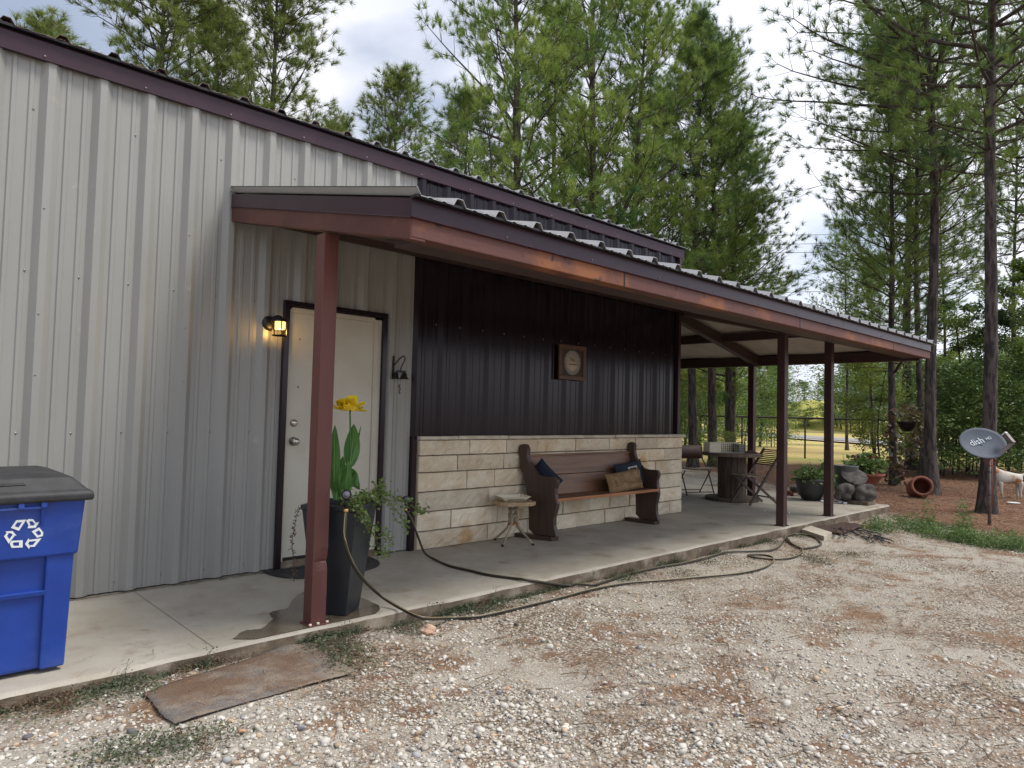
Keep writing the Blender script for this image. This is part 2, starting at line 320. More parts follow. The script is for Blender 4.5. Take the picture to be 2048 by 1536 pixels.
# ------------------------------------------------------------ ground
def ground_material():
    M = bpy.data.materials.new('yard_ground'); M.use_nodes = True; N = M.node_tree.nodes; L = M.node_tree.links; b = N['Principled BSDF']
    geo = N.new('ShaderNodeNewGeometry'); P = geo.outputs['Position']
    def noise(s, d=6, st=(1, 1, 1), r=.6):
        mp = N.new('ShaderNodeMapping'); mp.inputs['Scale'].default_value = st; L.new(P, mp.inputs[0])
        t = N.new('ShaderNodeTexNoise'); t.inputs['Scale'].default_value = s; t.inputs['Detail'].default_value = d; t.inputs['Roughness'].default_value = r; L.new(mp.outputs[0], t.inputs['Vector']); return t.outputs['Fac']
    def mr(f, a, c, o0=0, o1=1):
        r = N.new('ShaderNodeMapRange'); r.interpolation_type = 'SMOOTHSTEP'; r.inputs[1].default_value = a; r.inputs[2].default_value = c; r.inputs[3].default_value = o0; r.inputs[4].default_value = o1; L.new(f, r.inputs[0]); return r.outputs[0]
    def mix(f, A, B):
        x = N.new('ShaderNodeMix'); x.data_type = 'RGBA'; L.new(f, x.inputs['Factor'])
        for k, q in (('A', A), ('B', B)):
            if isinstance(q, tuple): x.inputs[k].default_value = (*q, 1)
            else: L.new(q, x.inputs[k])
        return x.outputs['Result']
    def math_(op, a, c):
        x = N.new('ShaderNodeMath'); x.operation = op
        for i, q in ((0, a), (1, c)):
            if isinstance(q, (int, float)): x.inputs[i].default_value = q
            else: L.new(q, x.inputs[i])
        return x.outputs[0]
    sp = N.new('ShaderNodeSeparateXYZ'); L.new(P, sp.inputs[0]); X, Y = sp.outputs[0], sp.outputs[1]
    # gravel
    vo = N.new('ShaderNodeTexVoronoi'); vo.inputs['Scale'].default_value = 55; L.new(P, vo.inputs['Vector'])
    vc = N.new('ShaderNodeSeparateColor'); L.new(vo.outputs['Color'], vc.inputs[0])
    grav = mix(mr(vc.outputs[0], .1, .95), (.20, .165, .125), (.46, .41, .34))
    grav = mix(mr(vo.outputs['Distance'], .35, .8), grav, (.10, .075, .055))
    fine = mix(mr(noise(90, 4), .3, .7), (.27, .245, .205), (.40, .365, .31))
    g = mix(mr(noise(1.1, 5), .42, .56), grav, fine)
    g = mix(mr(noise(2.4, 7), .53, .66), g, (.19, .12, .075))
    g = mix(mr(noise(3.2, 7, (1, 2.0, 1)), .575, .68), g, (.17, .105, .07))
    # straw zone: right of the slab end
    xs = math_('SUBTRACT', X, math_('ADD', 8.25, math_('MULTIPLY', math_('ADD', Y, 1.6), .78)))
    xs = math_('ADD', xs, math_('MULTIPLY', math_('SUBTRACT', noise(1.5, 5), .5), 2.4))
    st = mix(mr(noise(38, 6, (1, 1, 1), .75), .35, .65), (.075, .032, .020), (.26, .125, .070))
    st = mix(mr(noise(.8, 5), .5, .72), st, (.10, .060, .035))
    st = mix(mr(noise(3.5, 6), .62, .76), st, (.10, .10, .045))
    g = mix(mr(xs, -.25, .3), g, st)
    # mown grass further out
    gr = mix(mr(noise(.35, 5, (1, .5, 1)), .40, .62), (.34, .33, .09), (.50, .34, .15))
    gr = mix(mr(noise(9, 5), .35, .7), gr, (.36, .31, .11))
    xg = math_('ADD', math_('SUBTRACT', X, 18.0), math_('MULTIPLY', math_('SUBTRACT', noise(.6, 5), .5), 7))
    xg2 = math_('ADD', math_('SUBTRACT', math_('ADD', X, math_('MULTIPLY', Y, 1.0)), 22.8), math_('MULTIPLY', math_('SUBTRACT', noise(.6, 5), .5), 4))
    g = mix(mr(xg2, -.9, .9), g, gr)
    L.new(g, b.inputs['Base Color']); b.inputs['Roughness'].default_value = .92; b.inputs['Specular IOR Level'].default_value = .25
    bp = N.new('ShaderNodeBump'); bp.inputs['Strength'].default_value = .8; bp.inputs['Distance'].default_value = .012
    h = math_('ADD', math_('MULTIPLY', vo.outputs['Distance'], -.6), noise(70, 6)); L.new(h, bp.inputs['Height']); L.new(bp.outputs[0], b.inputs['Normal'])
    return M
m_ground = ground_material()
def axis(lo, hi, fine_lo, fine_hi, step):
    a = list(np.arange(fine_lo, fine_hi, step)); s = step; x = fine_lo; left = []
    while x > lo: s *= 1.25; x -= s; left.append(max(x, lo))
    s = step; x = a[-1]; right = []
    while x < hi: s *= 1.25; x += s; right.append(min(x, hi))
    return np.array(left[::-1]+a+right)
ax = axis(-500, 700, -5, 16, .12); ay = axis(-500, 700, -8, 3, .12)
XX, YY = np.meshgrid(ax, ay, indexing='ij'); ZZ = gz(XX, YY)
under = (XX > -6.9) & (XX < 8.1) & (YY > -1.5) & (YY < 8); ZZ = np.where(under, ZZ-.05, ZZ)
nx, ny = XX.shape; idx = np.arange(nx*ny).reshape(nx, ny)
Fq = np.stack([idx[:-1, :-1], idx[1:, :-1], idx[1:, 1:], idx[:-1, 1:]], -1).reshape(-1, 4)
tag(npmesh('ground', np.stack([XX, YY, ZZ], -1).reshape(-1, 3), Fq, m_ground, smooth=True), kind='structure')

# road beyond the field: grey strip, pale shoulder
m_road = mat('far_road', (.20, .19, .18), .85, 0, c2=(.24, .23, .22), nscale=.5)
m_should = mat('road_shoulder', (.34, .30, .24), .9)
def strip(name, a, b, w, z, m):
    a = np.array(a, float); b = np.array(b, float); d = (b-a)/np.linalg.norm(b-a); nrm = np.array([-d[1], d[0]]); V = []; 
    K = 60
    for i in range(K+1):
        p = a+(b-a)*i/K
        for s in (-.5, .5):
            q = p+nrm*w*s; V.append((q[0], q[1], gzf(*q)+z))
    F_ = [(2*i, 2*i+2, 2*i+3, 2*i+1) for i in range(K)]
    o = MB().add(V, F_, True).build(name, m); return tag(o, kind='structure')
ra, rb = np.array([44., 8.]), np.array([104., 100.])
rd = (rb-ra)/np.linalg.norm(rb-ra)
strip('road_shoulder', ra-rd*60, rb+rd*60, 7.0, .10, m_should)
strip('road', ra-rd*60, rb+rd*60, 4.6, .13, m_road)

# porch slab
SX0, SX1, SY0 = -7.0, 8.25, -1.593
sl = MB()
N_ = 90; rr = random.Random(3)
top = []; 
xs_ = [SX0+(SX1-SX0)*i/N_ for i in range(N_+1)]
jit = [rr.uniform(-.006, .006) for _ in xs_]
V = []; 
for x, j in zip(xs_, jit):
    V += [(x, SY0+.035, 0), (x, SY0+.012+j*.6, -.004), (x, SY0+j, -.016+j*.4)]
V2 = [(x, SY0+j*1.3, -.30) for x, j in zip(xs_, jit)]
s_top = MB().add([(SX0, 8, 0), (SX1, 8, 0)]+[(x, SY0+.035, 0) for x in xs_], [tuple([1, 0]+list(range(2, 3+N_)))])
s_top.add(V, [(3*i+a, 3*i+3+a, 3*i+4+a, 3*i+1+a)[::-1] for i in range(N_) for a in (0, 1)], True)
o = tag(s_top.build('porch_slab', m_conc), kind='structure')
sd_ = MB().add([v for i in range(N_+1) for v in (V[3*i+2], V2[i])], [(2*i, 2*i+1, 2*i+3, 2*i+2) for i in range(N_)])
sd_.add([(SX1, SY0, -.001), (SX1, 8, -.001), (SX1, 8, -.3), (SX1, SY0, -.3)], [(0, 3, 2, 1)])
tag(sd_.build('slab_edge', m_conc_side, o), kind='structure')
# saw joint
m_joint = mat('slab_joint_dirt', (.20, .17, .13), .95)
jb = MB()
jx = float(G(470, 1200, 0)[0])
for x in (-2.35, 1.9, 5.4):
    jb.add([(x-.002, -1.55, .0022), (x+.0025, -1.55, .0022), (x+.003, -.06, .0022), (x-.0015, -.06, .0022)], [(0, 1, 2, 3)])
jb.build('control_joint', m_joint, o)

# grime where the siding meets the slab, and a little litter on the slab
gm = MB(); rg = random.Random(8)
for k in range(46):
    x0 = -3.0+k*.055; a = .022+.028*rg.random()*(1.6 if 14 < k < 34 else .6)
    if -1.32 < x0 < -.3: continue
    gm.add([(x0-.03, -.002, .0028), (x0+.03, -.002, .0028), (x0+.034, -.03-a*.8, .0028+.0001*(k % 2)), (x0-.034, -.03-a, .0028+.0001*(k % 2))], [(3, 2, 1, 0)])
gm.build('grime_line', mat('base_grime', (.12, .10, .07), .95, 0, c2=(.26, .23, .18), nscale=18, bump=.6), o)['kind'] = 'stuff'
# puddle round the planter
pd = [(465,1278),(490,1262),(520,1258),(545,1240),(540,1226),(575,1216),(590,1195),(615,1182),(650,1178),(700,1182),(722,1195),(757,1212),(752,1228),(720,1240),(690,1249),(640,1260),(560,1272),(505,1280)]
pp = spline([(*G(u, v, .0)[:2], .0035) for u, v in pd]+[(*G(*pd[0], 0)[:2], .0035)], 5)[:-1]
pp = [(p[0]+rnd.uniform(-.006, .006), max(p[1]+rnd.uniform(-.006, .006), SY0+.03), .0035) for p in pp]
tag(MB().add(pp, [tuple(range(len(pp)))]).build('puddle', m_wet), 'dark wet puddle on the concrete round the planter foot', 'puddle')

# ------------------------------------------------------------ building
XB0, XB1, YW = -7.0, 4.54, 0.0
bld = thing('metal_building', 'cream and burgundy ribbed metal building with low stone skirt', 'building', (-2, 3, 0))
RIB0 = -2.99
def prof(x):   # outward distance of the R-panel profile at x
    t = (x-RIB0) % .3048; t = min(t, .3048-t)
    if t < .021: return .038
    if t < .061: return .038*(1-(t-.021)/.040)
    for c in (.075, .125):
        pass
    d = abs(t-.105)
    if d < .010: return .0075
    if d < .018: return .0075*(1-(d-.010)/.008)
    return 0.0
def prof_breaks(x0, x1):
    B = {x0, x1}
    k0 = int((x0-RIB0)/.3048)-1; k1 = int((x1-RIB0)/.3048)+2
    for k in range(k0, k1):
        c = RIB0+k*.3048
        for d in (-.123, -.115, -.095, -.087, -.061, -.021, .021, .061, .087, .095, .115, .123):
            if x0+1e-4 < c+d < x1-1e-4: B.add(c+d)
    return sorted(B)
DL, DR, DT = -1.296, -.322, 2.2
def wall_sheet(x0, x1, z0, z1, m, off=0.0, holes=None, y=YW):
    b = prof_breaks(x0, x1)
    for q in (DL, DR):
        if holes and x0 < q < x1: b = sorted(b+[q])
    mb = MB()
    for a, c in zip(b, b[1:]):
        lo = z0
        if holes and a >= DL-1e-6 and c <= DR+1e-6: lo = DT
        ya, yc = y-prof(a+1e-7)-off, y-prof(c-1e-7)-off
        mb.add([(a, ya, lo), (c, yc, lo), (c, yc, z1), (a, ya, z1)], [(0, 1, 2, 3)])
    # sheet edge thickness
    e1 = DT if holes and DL < x1 < DR else z0; e0 = DT if holes and DL < x0 < DR else z0
    mb.add([(x1, y-prof(x1)-off, e1), (x1, y+.004, e1), (x1, y+.004, z1), (x1, y-prof(x1)-off, z1)], [(0, 1, 2, 3)])
    mb.add([(x0, y+.004, e0), (x0, y-prof(x0)-off, e0), (x0, y-prof(x0)-off, z1), (x0, y+.004, z1)], [(0, 1, 2, 3)])
    return mb
x = RIB0+.06-.9144*5
while x < 0:
    a, c = max(x, XB0), min(x+.9144, 0.0)
    if c-a > .02:
        cross = a < DR and c > DL
        wall_sheet(a, c, .012, 3.66, m_cream, off=.0006*(int(x*10) % 2), holes=cross).build('wall_panel', m_cream, bld)
    x += .9144
x = 0.0
while x < XB1:
    a, c = x, min(x+.9144, XB1)
    wall_sheet(a, c, 1.085, 3.66, m_purple, off=.003+.0006*(int(x*10) % 2)).build('wall_panel', m_purple, bld)
    x += .9144
MB().box((XB0, .012, 0), (DL, .10, 3.66)).box((DR, .012, 0), (XB1-.01, .10, 3.66)).box((DL, .012, DT), (DR, .10, 3.66)).build('wall_core', m_darkbeam, bld)
wb = MB().box((XB1-.012, .0, 0), (XB1, 7.6, 3.66)).box((XB0, .0, 0), (XB0+.03, 7.6, 3.66)).box((XB0, 7.57, 0), (XB1, 7.6, 3.66)); wb.build('end_wall', m_purple, bld)
MB().box((XB1-.045, -.052, 1.085), (XB1+.012, .0, 3.64)).build('corner_trim', m_trim, bld)
# eave trim of the main roof
MB().add([(XB0, -.055, 3.575), (XB0, -.055, 3.695), (XB0, -.045, 3.71), (XB1+.06, -.055, 3.575), (XB1+.06, -.055, 3.695), (XB1+.06, -.045, 3.71), (XB0, -.02, 3.575), (XB1+.06, -.02, 3.575), (XB0, .05, 3.71), (XB1+.06, .05, 3.71)],
         [(0, 3, 4, 1), (1, 4, 5, 2), (0, 6, 7, 3), (2, 5, 9, 8), (3, 7, 9, 5, 4)]).build('eave_trim', m_trim, bld)
eb = MB()
for x in np.arange(-6.7, 4.5, .61): eb.lathe([(.007, 0), (.007, .004), (.003, .006)], (x, -.0555, 3.60), 6, M=[[1,0,0],[0,0,-1],[0,1,0]])
eb.build('trim_screws', m_screw, bld)['kind'] = 'stuff'
# main roof sheets: ribs run up the slope
SL = 1/12
def roof_sheet(x0, x1, ya, za, yb, zb, th=.004, ph=.32):
    b = []; k0 = int(x0/.3048)-2
    cs = [ph*.3048+k*.3048 for k in range(k0, int(x1/.3048)+3)]
    B = {x0, x1}
    for c in cs:
        for d in (-.125, -.115, -.10, -.09, -.045, -.02, .02, .045, .09, .10, .115, .125):
            if x0 < c+d < x1: B.add(c+d)
    def h(x):
        t = min(abs(x-c) for c in cs)
        if t <= .0201: return .040
        if t < .045: return .040*(1-(t-.02)/.025)
        if .099 < t < .116: return .005
        return 0
    B = sorted(B); mb = MB()
    for a, c in zip(B, B[1:]):
        ha, hc = h(a), h(c)
        mb.add([(a, ya, za+ha), (c, ya, za+hc), (c, yb, zb+hc), (a, yb, zb+ha)], [(0, 1, 2, 3)])
        mb.add([(a, ya, za+ha-th), (c, ya, za+hc-th), (c, yb, zb+hc-th), (a, yb, zb+ha-th)], [(3, 2, 1, 0)])
        mb.add([(a, ya, za+ha-th), (c, ya, za+hc-th), (c, ya, za+hc), (a, ya, za+ha)], [(0, 1, 2, 3)])
    return mb
MB().box((XB0, -.088, 3.7105), (XB1+.07, -.05, 3.728)).build('closure_strip', m_black, bld)
m_oldroof = mat('dirty_roof_edge', (.13, .10, .085), .7, .1, c2=(.40, .39, .38), nscale=1.1, lo=.5, hi=.7, c3=(.06, .04, .03), n3=9, lo3=.5, hi3=.65)
x = XB0
while x < XB1+.05:
    c = min(x+.9144, XB1+.09)
    roof_sheet(x, c, -.095, 3.722, 3.8, 3.722+3.9*SL).build('roof_panel', m_oldroof if x < -1 else m_galv, bld)
    x += .9144
MB().add([(XB0, 3.8, 3.715+3.9*SL), (XB1+.09, 3.8, 3.715+3.9*SL), (XB1+.09, 7.7, 3.73), (XB0, 7.7, 3.73)], [(0, 1, 2, 3)]).build('rear_roof', m_galv, bld)
MB().add([(XB1+.06, -.055, 3.575), (XB1+.06, 3.8, 3.575+3.85*SL), (XB1+.06, 3.8, 3.70+3.85*SL), (XB1+.06, -.055, 3.71), (XB1+.01, -.055, 3.575), (XB1+.01, 3.8, 3.575+3.85*SL)],
         [(0, 1, 2, 3), (0, 4, 5, 1)]).build('gable_trim', m_trim, bld)
# closure debris along the roof edge
deb = MB()
for i in range(420):
    x = rnd.uniform(-6.5, -.3) if i < 330 else rnd.uniform(-.3, 4.5); s = rnd.uniform(.008, .022); a = rnd.uniform(0, 3.1)
    y = -.085+rnd.uniform(-.012, .03); z = 3.722+rnd.uniform(0, .006); dx, dy = s*math.cos(a), s*.5*math.sin(a)
    deb.add([(x-dx, y-dy, z), (x+dx, y-dy*.2, z+.004), (x, y+.008, z+rnd.uniform(.006, .016))], [(0, 1, 2)])
tag(deb.build('roof_leaf_litter', m_dry, bld), kind='stuff')
# panel screws
sb = MB()
def screw(x, y, z, r=.0075): sb.lathe([(r*1.25, 0), (r*1.25, .0015), (r*.8, .002), (r*.7, .006)], (x, y, z), 7, M=[[1,0,0],[0,0,-1],[0,1,0]])
for zr in (1.12, 2.18, 3.25, .08):
    k = 0
    x = -3.0813-.3048*12
    while x < 4.5:
        inn = zr < DT and DL-.03 < x < DR+.03
        if not inn and not (x > 0 and zr < 1.2) and (zr != 3.25 or int(k) % 2 == 0):
            yo = -.0045 if x < 0 else -.0075
            screw(x, yo, zr+rnd.uniform(-.006, .006))
        k += 1; x += .3048
for x in (-3.0813+.3048*q+.085 for q in range(-6, 11, 3)):
    for zr in (1.5, 1.9, 2.6): screw(x, -.036, zr)
sb.build('wall_screws', m_screw, bld)['kind'] = 'stuff'

# door: burgundy casing, cream jamb, leaf
dr = MB().box((-1.235, .004, .085), (-.425, .05, 2.125)).build('door', m_door, bld, bevel=.003); dr['label'] = 'cream steel entry door'
for z, r in ((1.045, .032), (1.198, .028)):
    kb = MB().lathe([(r*1.15, 0), (r*1.15, .008), (r*.5, .012), (r*.5, .035), (r*.95, .045), (r, .058), (r*.75, .07), (0.004, .072)] if z < 1.1 else [(r*1.1, 0), (r*1.1, .012), (r*.8, .02), (.004, .021)],
                    (-1.175, .004, z), 18, M=[[1,0,0],[0,0,-1],[0,1,0]])
    kb.build('door_knob' if z < 1.1 else 'deadbolt', m_nickel, dr)
MB().box((-1.262, -.012, .0), (-1.235, .06, 2.15)).box((-.425, -.012, .0), (-.352, .06, 2.15)).box((-1.235, -.012, 2.125), (-.425, .06, 2.166)).box((-.412, -.018, .02), (-.392, -.012, 2.12)).build('door_jamb', m_door, bld, bevel=.003)
MB().box((DL-.012, -.042, .0), (-1.262, .02, 2.175)).box((-.352, -.042, 0), (DR+.014, .02, 2.175)).box((DL-.012, -.042, 2.17), (DR+.014, .02, 2.215)).build('door_casing', m_purple, bld, bevel=.002)
MB().box((-1.262, -.02, .0), (-.352, .06, .06)).build('door_threshold', m_conc_side, bld, bevel=.004)
MB().box((-1.235, .0, .06), (-.425, .05, .083)).build('threshold_strip', m_black, bld)
MB().box((.005, -.045, .0), (.06, .0, 1.085)).build('edge_trim', m_purple, bld)
# stone skirt: courses with recessed mortar
zc = [.0, .174, .359, .549, .734, .896, 1.048]
joints = {5: [.694, 1.208, 1.689, 2.33, 2.959, 3.496, 3.988], 4: [.544, 1.172, 1.72, 2.15, 2.7, 3.2, 3.805, 4.152], 3: [.674, 1.05, 1.6, 2.2, 2.75, 3.3, 3.953, 4.3],
          2: [.973, 1.5, 2.0, 2.6, 3.15, 3.7, 4.069], 1: [.48, 1.1, 1.62, 2.128, 2.6, 3.0, 3.4, 4.02], 0: [.966, 1.55, 2.366, 2.9, 3.3, 3.839, 4.3]}
MB().box((.06, -.045, .0), (4.585, .0, 1.05)).build('mortar_bed', m_mortar, bld)
sr = random.Random(5)
def rough_stone(a, c, z0, z1, yf, dirx=False):
    """rock-faced block, front pillowed and uneven"""
    nx, nz = max(3, int((c-a)/.045)), 4; V = []; F_ = []
    for i in range(nx+1):
        for j in range(nz+1):
            s, t = i/nx, j/nz; e = min(s, 1-s, )*nx; f = min(t, 1-t)*nz
            y = yf-.004-(.020*sr.random()+.002)*(1 if e >= 1 else .25)*(1 if f >= 1 else .3)
            jx = sr.uniform(-.006, .006) if 0 < i < nx else sr.uniform(-.0025, .0025); jz = sr.uniform(-.005, .005) if 0 < j < nz else sr.uniform(-.002, .002)
            V.append((a+(c-a)*s+jx, y, z0+(z1-z0)*t+jz))
    W_ = nz+1
    F_ = [(i*W_+j, (i+1)*W_+j, (i+1)*W_+j+1, i*W_+j+1) for i in range(nx) for j in range(nz)]
    ring = [i*W_ for i in range(nx+1)]+[nx*W_+j for j in range(1, nz+1)]+[i*W_+nz for i in range(nx-1, -1, -1)]+[j for j in range(nz-1, 0, -1)]
    o0 = len(V); V += [(V[k][0], -.044 if not dirx else -.044, V[k][2]) for k in ring]; n = len(ring)
    F_ += [(ring[k], o0+k, o0+(k+1) % n, ring[(k+1) % n]) for k in range(n)]
    return V, F_
for r_ in range(6):
    e = [.068]+joints[r_]+[4.60]
    for a, c in zip(e, e[1:]):
        V_, F_ = rough_stone(a+.006, c-.006, zc[r_]+.007, zc[r_+1]-.007, -.056-sr.uniform(0, .012))
        st = MB().add(V_, F_).build('stone', m_stone, bld)
for r_ in range(6):   # return round the corner
    V_, F_ = rough_stone(0.0, .38, zc[r_]+.006, zc[r_+1]-.005, 0)
    V_ = [(4.602-(q[1]+.03)*.5, -.05+q[0], q[2]) for q in V_]
    MB().add(V_, F_).build('stone', m_stone, bld)
cx = .055
while cx < 4.61:
    w_ = min(sr.uniform(.42, .75), 4.63-cx)
    MB().box((cx+.003, -.105+sr.uniform(-.003, .003), 1.050), (cx+w_-.003, -.002, 1.084+sr.uniform(-.002, .002))).build('cap_stone', m_capst, bld, bevel=.005)
    cx += w_

# ------------------------------------------------------------ porch roof
por = thing('porch_roof', 'red oxide steel porch frame under galvanised ribbed roof', 'porch', (1, -1, 0))
PX0, PX1, PY = -1.775, 7.12, -2.47
s_ = (3.0-2.445)/2.47
def rz(y): return 3.0+s_*y       # front roof plane height (y negative)
def ez(x): return 3.0-(x-4.55)*(.555/2.57)
# posts
def post(x, y, z1, lab, base=True):
    w = .101
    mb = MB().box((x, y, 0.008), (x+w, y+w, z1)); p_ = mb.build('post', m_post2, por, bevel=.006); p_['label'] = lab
    MB().box((x-.016, y-.016, .001), (x+w+.016, y+w+.016, .009)).build('base_plate', m_post2, p_, bevel=.002)
    bb = MB()
    for dx in (-.004, w+.004):
        for dy in (-.006, w+.004): bb.lathe([(.009, 0), (.009, .008), (.004, .010)], (x+dx, y+dy, .009), 6)
    bb.build('anchor_bolts', m_screw, p_)['kind'] = 'stuff'
    return p_
for dent in (1,):
    # near post with its dented foot: a ring of loops pushed in at z = .38
    x, y, w = -1.775, -1.547, .101
    zs = [.009, .28, .33, .355, .375, .385, .40, .43, .47, .9, 1.6, 2.42]
    V = []; F_ = []
    for z in zs:
        d = {.33: .001, .355: .005, .375: .010, .385: .016, .40: .009, .43: .004}.get(z, 0)
        q = [(x, y), (x+w*.25, y+d*.5), (x+w*.6, y+d*1.4), (x+w-.2*d, y+d), (x+w-d*.8, y+w*.4), (x+w, y+w), (x+w*.5, y+w), (x, y+w), (x+.0, y+w*.5)]
        V += [(a, b, z) for a, b in q]
    n = 9
    F_ = [(i*n+k, i*n+(k+1) % n, (i+1)*n+(k+1) % n, (i+1)*n+k) for i in range(len(zs)-1) for k in range(n)]
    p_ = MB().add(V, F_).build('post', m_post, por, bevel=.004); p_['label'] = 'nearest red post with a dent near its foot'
    MB().box((x-.016, y-.016, .001), (x+w+.016, y+w+.016, .009)).build('base_plate', m_post, p_, bevel=.002)
    bb = MB()
    for dx in (-.006, w+.006, w*.45):
        bb.lathe([(.010, 0), (.010, .010), (.004, .012)], (x+dx, y-.007, .009), 6)
    bb.build('anchor_bolts', m_stone, p_)['kind'] = 'stuff'
post(4.571, -1.547, 2.60, 'second dark red post from the camera')
post(6.015, -1.547, 2.60, 'third dark red post, beside the potted plants')
post(7.02, .118, 2.27, 'far dark red post behind the spool table')
post(7.02, 4.2, 2.27, 'post at the far back of the end porch')
# side rafter (cantilevers past the post) and front beam
RD = .135
def sloped(mb, x0, x1, ya, yb, dtop, dbot):
    P = []
    for y in (ya, yb):
        zt = rz(y)
        P += [(x0, y, zt-dbot), (x1, y, zt-dbot), (x1, y, zt-dtop), (x0, y, zt-dtop)]
    return mb.add(P, [(0, 1, 2, 3), (7, 6, 5, 4), (0, 4, 5, 1), (1, 5, 6, 2), (2, 6, 7, 3), (3, 7, 4, 0)])
ra_ = sloped(MB(), PX0, PX0+.10, PY+.003, 0, .04, .222).build('side_rafter', m_red, por, bevel=.004)
for x in (1.35, 4.46): sloped(MB(), x, x+.08, -2.14, -.01, .04, .17).build('rafter', m_darkbeam, por)
MB().box((PX0+.004, PY, 2.237), (PX1, PY+.10, 2.40)).build('front_beam', m_rust, por, bevel=.005)
MB().box((PX0+.10, PY+.10, 2.243), (PX1-.05, PY+.30, 2.36)).build('beam_soffit', m_darkbeam, por, bevel=.003)
MB().box((PX0+.10, -1.53, 2.47), (PX1-.3, -1.45, 2.60)).build('post_line_beam', m_darkbeam, por)
MB().box((PX0+.10, -.075, 2.80), (XB1, -.04, 2.90)).build('wall_ledger', m_darkbeam, por)
# end bay framing
e1 = MB(); 
for a, c, w in (((4.56, .0), (7.0, .10), 0),):
    P = []
    for x in (4.56, 7.03):
        zt = 2.855-(x-4.56)*(.50/2.45)
        P += [(x, .0, zt-.15), (x, .10, zt-.15), (x, .10, zt), (x, .0, zt)]
    e1.add(P, [(0, 3, 2, 1), (4, 5, 6, 7), (0, 1, 5, 4), (1, 2, 6, 5), (2, 3, 7, 6), (3, 0, 4, 7)])
e1.build('end_rafter', m_darkbeam, por, bevel=.004)
MB().box((5.78, -1.25, 2.50), (5.86, 5.0, 2.62)).build('purlin', m_darkbeam, por)
MB().box((7.0, PY+.10, 2.21), (7.11, 5.5, 2.36)).build('end_beam', m_darkbeam, por, bevel=.004)
# hip rafter
e2 = MB().bar((4.60, -.06, 2.82), (7.0, -2.36, 2.30), .08, .12); e2.build('hip_rafter', m_darkbeam, por)
# ceiling liner, slightly sagging between the framing
def liner(fz, x0, x1, y0, y1, inside, nx=24, ny=30):
    mb = MB(); V = {}; 
    def P(i, j):
        if (i, j) not in V:
            x = x0+(x1-x0)*i/nx; y = y0+(y1-y0)*j/ny
            V[(i, j)] = (x, y, fz(x, y)-.075-.02*abs(math.sin(x*2.4))*abs(math.sin(y*1.9+.5))-.006*math.sin(x*7+y*5))
        return V[(i, j)]
    for i in range(nx):
        for j in range(ny):
            q = [P(i, j), P(i+1, j), P(i+1, j+1), P(i, j+1)]; c = np.mean(q, 0)
            if inside(c[0], c[1]): mb.add(q, [(3, 2, 1, 0)], True)
    return mb
liner(lambda x, y: ez(x), 4.56, 7.05, -2.4, 5.4, lambda x, y: y > -(x-4.55)).build('ceiling_liner', m_liner, por)
liner(lambda x, y: rz(y), -1.67, 7.05, -2.4, -.02, lambda x, y: x < 4.55 or y < -(x-4.55), 60, 14).build('ceiling_liner', m_liner, por)
# roof sheets: front slope, clipped along the hip
x = PX0-.015; k = 0
while x < PX1+.03:
    c = min(x+.9144, PX1+.035)
    if c <= 4.6: mb = roof_sheet(x, c, PY-.065, rz(PY-.065)+.016, -.036, rz(-.036)+.016, ph=.08)
    else:
        yb_ = -((x+c)/2-4.55); mb = roof_sheet(x, c, PY-.065, rz(PY-.065)+.016, min(-.04, yb_+.45), rz(min(-.04, yb_+.45))+.016, ph=.08)
        nv = []
        for q in mb.v:
            yy = min(q[1], -(q[0]-4.55)) if q[0] > 4.55 else q[1]
            nv.append((q[0], max(yy, PY-.065), q[2] if yy == q[1] else q[2]+s_*(yy-q[1])))
        mb.v = nv
    mb.build('roof_panel', m_galv, por); x += .9144; k += 1
y = PY-.03
while y < 5.5:
    c = min(y+.9144, 5.55)
    mb = roof_sheet(y, c, 0, 0, 1, 0)   # profile along y, then map: local y -> x down slope
    nv = []
    for (a, t, h) in mb.v:
        xo = PX1+.06; xi = 4.56 if a > 0 else 4.55-a if a > PY else PX1
        xi = min(xi, xo)
        X_ = xo+(xi-xo)*t; nv.append((X_, a, ez(X_)+h+.0005))
    mb.v = nv; mb.build('roof_panel', m_galv, por); y += .9144
# metal fascia: side (sloping) and front
fs = MB(); P = []
for y in (PY-.012, -.036):
    P += [(PX0-.006, y, rz(y)-.102), (PX0-.006, y, rz(y)-.004), (PX0-.014, y, rz(y)-.108)]
fs.add(P, [(0, 1, 4, 3), (2, 0, 3, 5)]); fs.build('side_fascia', m_trim, por)
fl_ = MB()
for a, b_ in ((PX0-.006, 3.95), (3.956, PX1+.012)):
    fl_ = MB().add([(a, PY-.012, 2.345), (b_, PY-.012, 2.345), (b_, PY-.012, 2.437), (a, PY-.012, 2.437), (a, PY-.020, 2.337), (b_, PY-.020, 2.337), (a, PY-.001, 2.337), (b_, PY-.001, 2.337)],
                   [(0, 1, 2, 3), (4, 5, 1, 0), (6, 7, 5, 4)])
    fl_.build('front_fascia', m_trim, por)
MB().box((PX0-.008, PY-.055, 2.4375), (PX1+.012, PY-.001, 2.452)).build('closure_strip', m_black, por)
MB().box((PX0-.02, -.036, 2.90), (PX0+.08, .0, 3.035)).build('wall_closure', m_black, por)
MB().box((PX1, PY-.012, 2.345), (PX1+.012, 5.5, 2.437)).build('end_fascia', m_trim, por)
fsb = MB()
for x in np.arange(-1.1, 7, .78): fsb.lathe([(.006, 0), (.006, .004), (.002, .006)], (x, PY-.0125, 2.362), 6, M=[[1,0,0],[0,0,-1],[0,1,0]])
fsb.build('fascia_screws', m_screw, por)['kind'] = 'stuff'
MB().box((PX0-.02, -.045, 3.005), (PX1-2.5, -.036, 3.03)).build('wall_flashing', m_galv, por)
